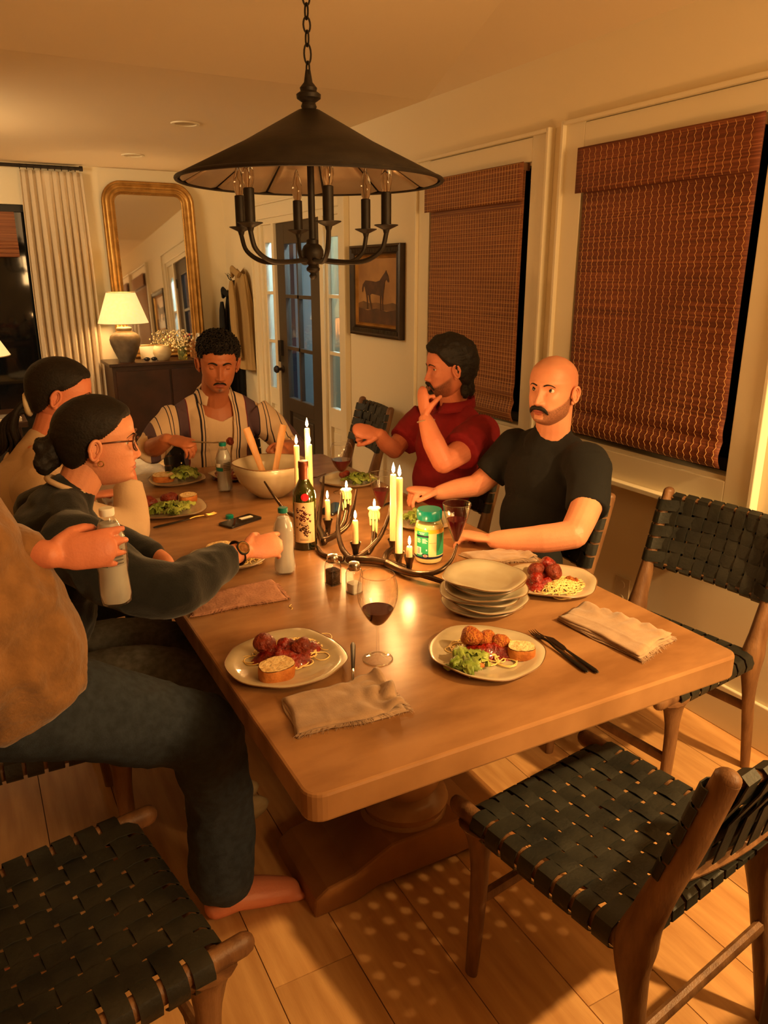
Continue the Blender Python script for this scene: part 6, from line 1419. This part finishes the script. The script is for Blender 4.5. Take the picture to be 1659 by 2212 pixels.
limb(m, [sF, (.22, 2.96, .86), (.34, 2.98, .80)], [.046, .042, .034]); hand(m, (.35, 2.98, .80), (.9, .1, 0), (0, 0, 1), -1, (20, 25, 15), .92)
p.body(m, 'skin_red'); p.eyes((0, .9, -.4))
for s_ in (-1, 1): p.hp('eyebrow', brow(s_, .0022, 0, .002), 'hair_dark')
p.hp('hair', hair_cap(hlw, lambda x, y, z: .009+.008*max(0, -y)/.09, .0012, 30, 8), 'hair_dark')
m = MB(); rs = random.Random(5)
for k in range(26):
    a, b_ = rs.uniform(-.022, .022), rs.uniform(-.02, .02); P = bez([(a*.6, -.080, -.045+b_*.4), (a*.9, -.105, -.058+b_), (a*1.5, -.135+b_*.4, -.085+b_*.5), (a*1.7, -.150+b_, -.135), (a*1.5+.004, -.138+b_*1.3, -.190+b_), (a*2, -.145+b_*2.4, -.230+b_)], 5); m.tube(P, np.interp(np.linspace(0, 1, len(P)), [0, .2, .6, .85, 1], [.007, .009, .010, .006, .0012]), 7, roundcap=True)
p.hp('ponytail', m, 'hair_dark')
p.hp('scrunchie', jit(MB().tube([(.026*math.cos(a), -.100-.3*.028*math.sin(a), -.052+.028*math.sin(a)) for a in np.linspace(0, 2*PI, 25)[:-1]], .011, 10, closed=True), .004, 90), 'scrunchie')
m = MB(); torso(m, nk, chs, pel, sN, sF, 1.05, depth=.118); limb(m, [(.155, 2.68, 1.01), (.185, 2.684, 1.065)], [.080, .062])
limb(m, [sN, (.25, 2.43, .87), (.395, 2.45, .815)], [.078, .072, .062]); m.tube(bez([(.395, 2.45, .815), (.415, 2.50, .87), (.422, 2.545, .945)], 4), np.linspace(.062, .045, 9), 18); limb(m, [sF, (.22, 2.96, .86), (.33, 2.98, .81)], [.075, .065, .045])
p.w('sweater', blob(m, .0075, 4, .004, 9, 13), 'sweater_white')
m = MB()
for s_ in (-.09, .09): limb(m, [(.03, 2.72+s_, .54), (.26, 2.72+s_*1.5, .55), (.46, 2.72+s_*1.6, .54)], [.098, .085, .066]); limb(m, [(.46, 2.72+s_*1.6, .54), (.47, 2.72+s_*1.6, .3), (.45, 2.72+s_*1.6, .08)], [.066, .058, .05])
p.w('jeans', blob(m, .011, 3), 'denim')

# ---------------------------------------------------------- F: person stepping in from the left with a bottle
p = Person('barefoot person in tan jacket and blue jeans at the left edge, holding a bottle', (.0, 1.50, 0))
p.set_head((-.36, 1.44, 1.56), (.80, .45, -.35), (.2, .1, 1), 1.0)
nk, chs, pel, sN, sF = (-.27, 1.50, 1.38), (-.15, 1.52, 1.18), (-.06, 1.52, .88), (-.20, 1.34, 1.28), (-.24, 1.68, 1.28)
m = MB(); torso(m, nk, chs, pel, sN, sF, .9); limb(m, [(-.26, 1.50, 1.36), (-.30, 1.47, 1.43), (-.33, 1.45, 1.48)], [.058, .054, .056])
limb(m, [sF, (-.15, 1.67, 1.17), (-.06, 1.60, 1.105)], [.05, .046, .04]); limb(m, [(-.06, 1.60, 1.105), (.02, 1.54, 1.10), (.09, 1.485, 1.098)], [.04, .036, .027])
hand(m, (.09, 1.485, 1.098), (.97, -.12, .0), (-.12, -.93, .30), -1, (45, 50, 30), .98, 35, curls=[(10, 25, 20), (12, 28, 20), (12, 30, 20), (14, 34, 24)])
limb(m, [sN, (-.36, 1.20, 1.15), (-.34, 1.15, .95)], [.05, .046, .04]); hand(m, (-.33, 1.14, .90), (.1, 0, -1), (-1, 0, 0), 1)
limb(m, [(-.06, 1.52, .82), (.12, 1.545, .715), (.36, 1.545, .59)], [.075, .07, .055]); limb(m, [(.36, 1.545, .59), (.40, 1.60, .35), (.42, 1.605, .18), (.415, 1.61, .085)], [.055, .05, .036, .036]); m.tube([(.385, 1.612, .04), (.43, 1.61, .055), (.50, 1.60, .042), (.565, 1.592, .026)], [.038, .046, .044, .036], 16, flat=(1.05, .78), roundcap=True)
for k, (dy, ln, r_) in enumerate(((-.026, .050, .0125), (-.010, .048, .009), (.004, .044, .0085), (.017, .038, .008), (.028, .030, .0075))): m.tube([(.565-abs(dy)*.3, 1.592+dy, .020), (.565+ln*.8-abs(dy)*.3, 1.590+dy*1.05, .013)], [r_, r_*.85], 10, roundcap=True)
limb(m, [(-.10, 1.58, .84), (-.17, 1.65, .50), (-.20, 1.67, .30), (-.22, 1.67, .09)], [.075, .055, .045, .036]); m.tube([(-.25, 1.67, .035), (-.18, 1.67, .045), (-.06, 1.67, .022)], [.032, .038, .03], 14, flat=(1.05, .7), roundcap=True)
p.body(m, 'skin_red', .0045); p.eyes()
p.hp('hair', hair_cap(hlw, lambda x, y, z: .014, .004, 30, 8), 'hair_brown')
m = MB(); torso(m, nk, chs, pel, sN, sF, 1.12, depth=.125); limb(m, [(-.12, 1.52, 1.14), (-.06, 1.53, 1.00), (-.015, 1.53, .88)], [.15, .165, .155]); limb(m, [sN, (-.36, 1.20, 1.15), (-.34, 1.15, .97)], [.085, .078, .06]); limb(m, [(-.26, 1.50, 1.36), (-.28, 1.49, 1.40)], [.09, .07])
p.w('jacket', blob(m, .009, 4, .013, 7, 17), 'bark_jacket')
m = MB(); limb(m, [sF, (-.15, 1.67, 1.17), (-.06, 1.60, 1.105), (.045, 1.52, 1.10)], [.085, .08, .066, .050]); p.w('sleeve', blob(m, .009, 3, .004, 10, 3), 'bark_jacket')
m = MB(); limb(m, [(-.08, 1.52, .84), (.12, 1.545, .725), (.36, 1.545, .60)], [.130, .102, .084]); limb(m, [(.36, 1.545, .60), (.405, 1.60, .38), (.40, 1.605, .145)], [.088, .080, .084])
limb(m, [(-.13, 1.57, .84), (-.17, 1.65, .50), (-.22, 1.67, .12)], [.12, .095, .08]); p.w('jeans', blob(m, .010, 3, .005, 9, 19), 'denim')
water_bottle((.205, 1.515, .965), 'water bottle with teal band held up by the person in the tan jacket', True, lid='white_print')
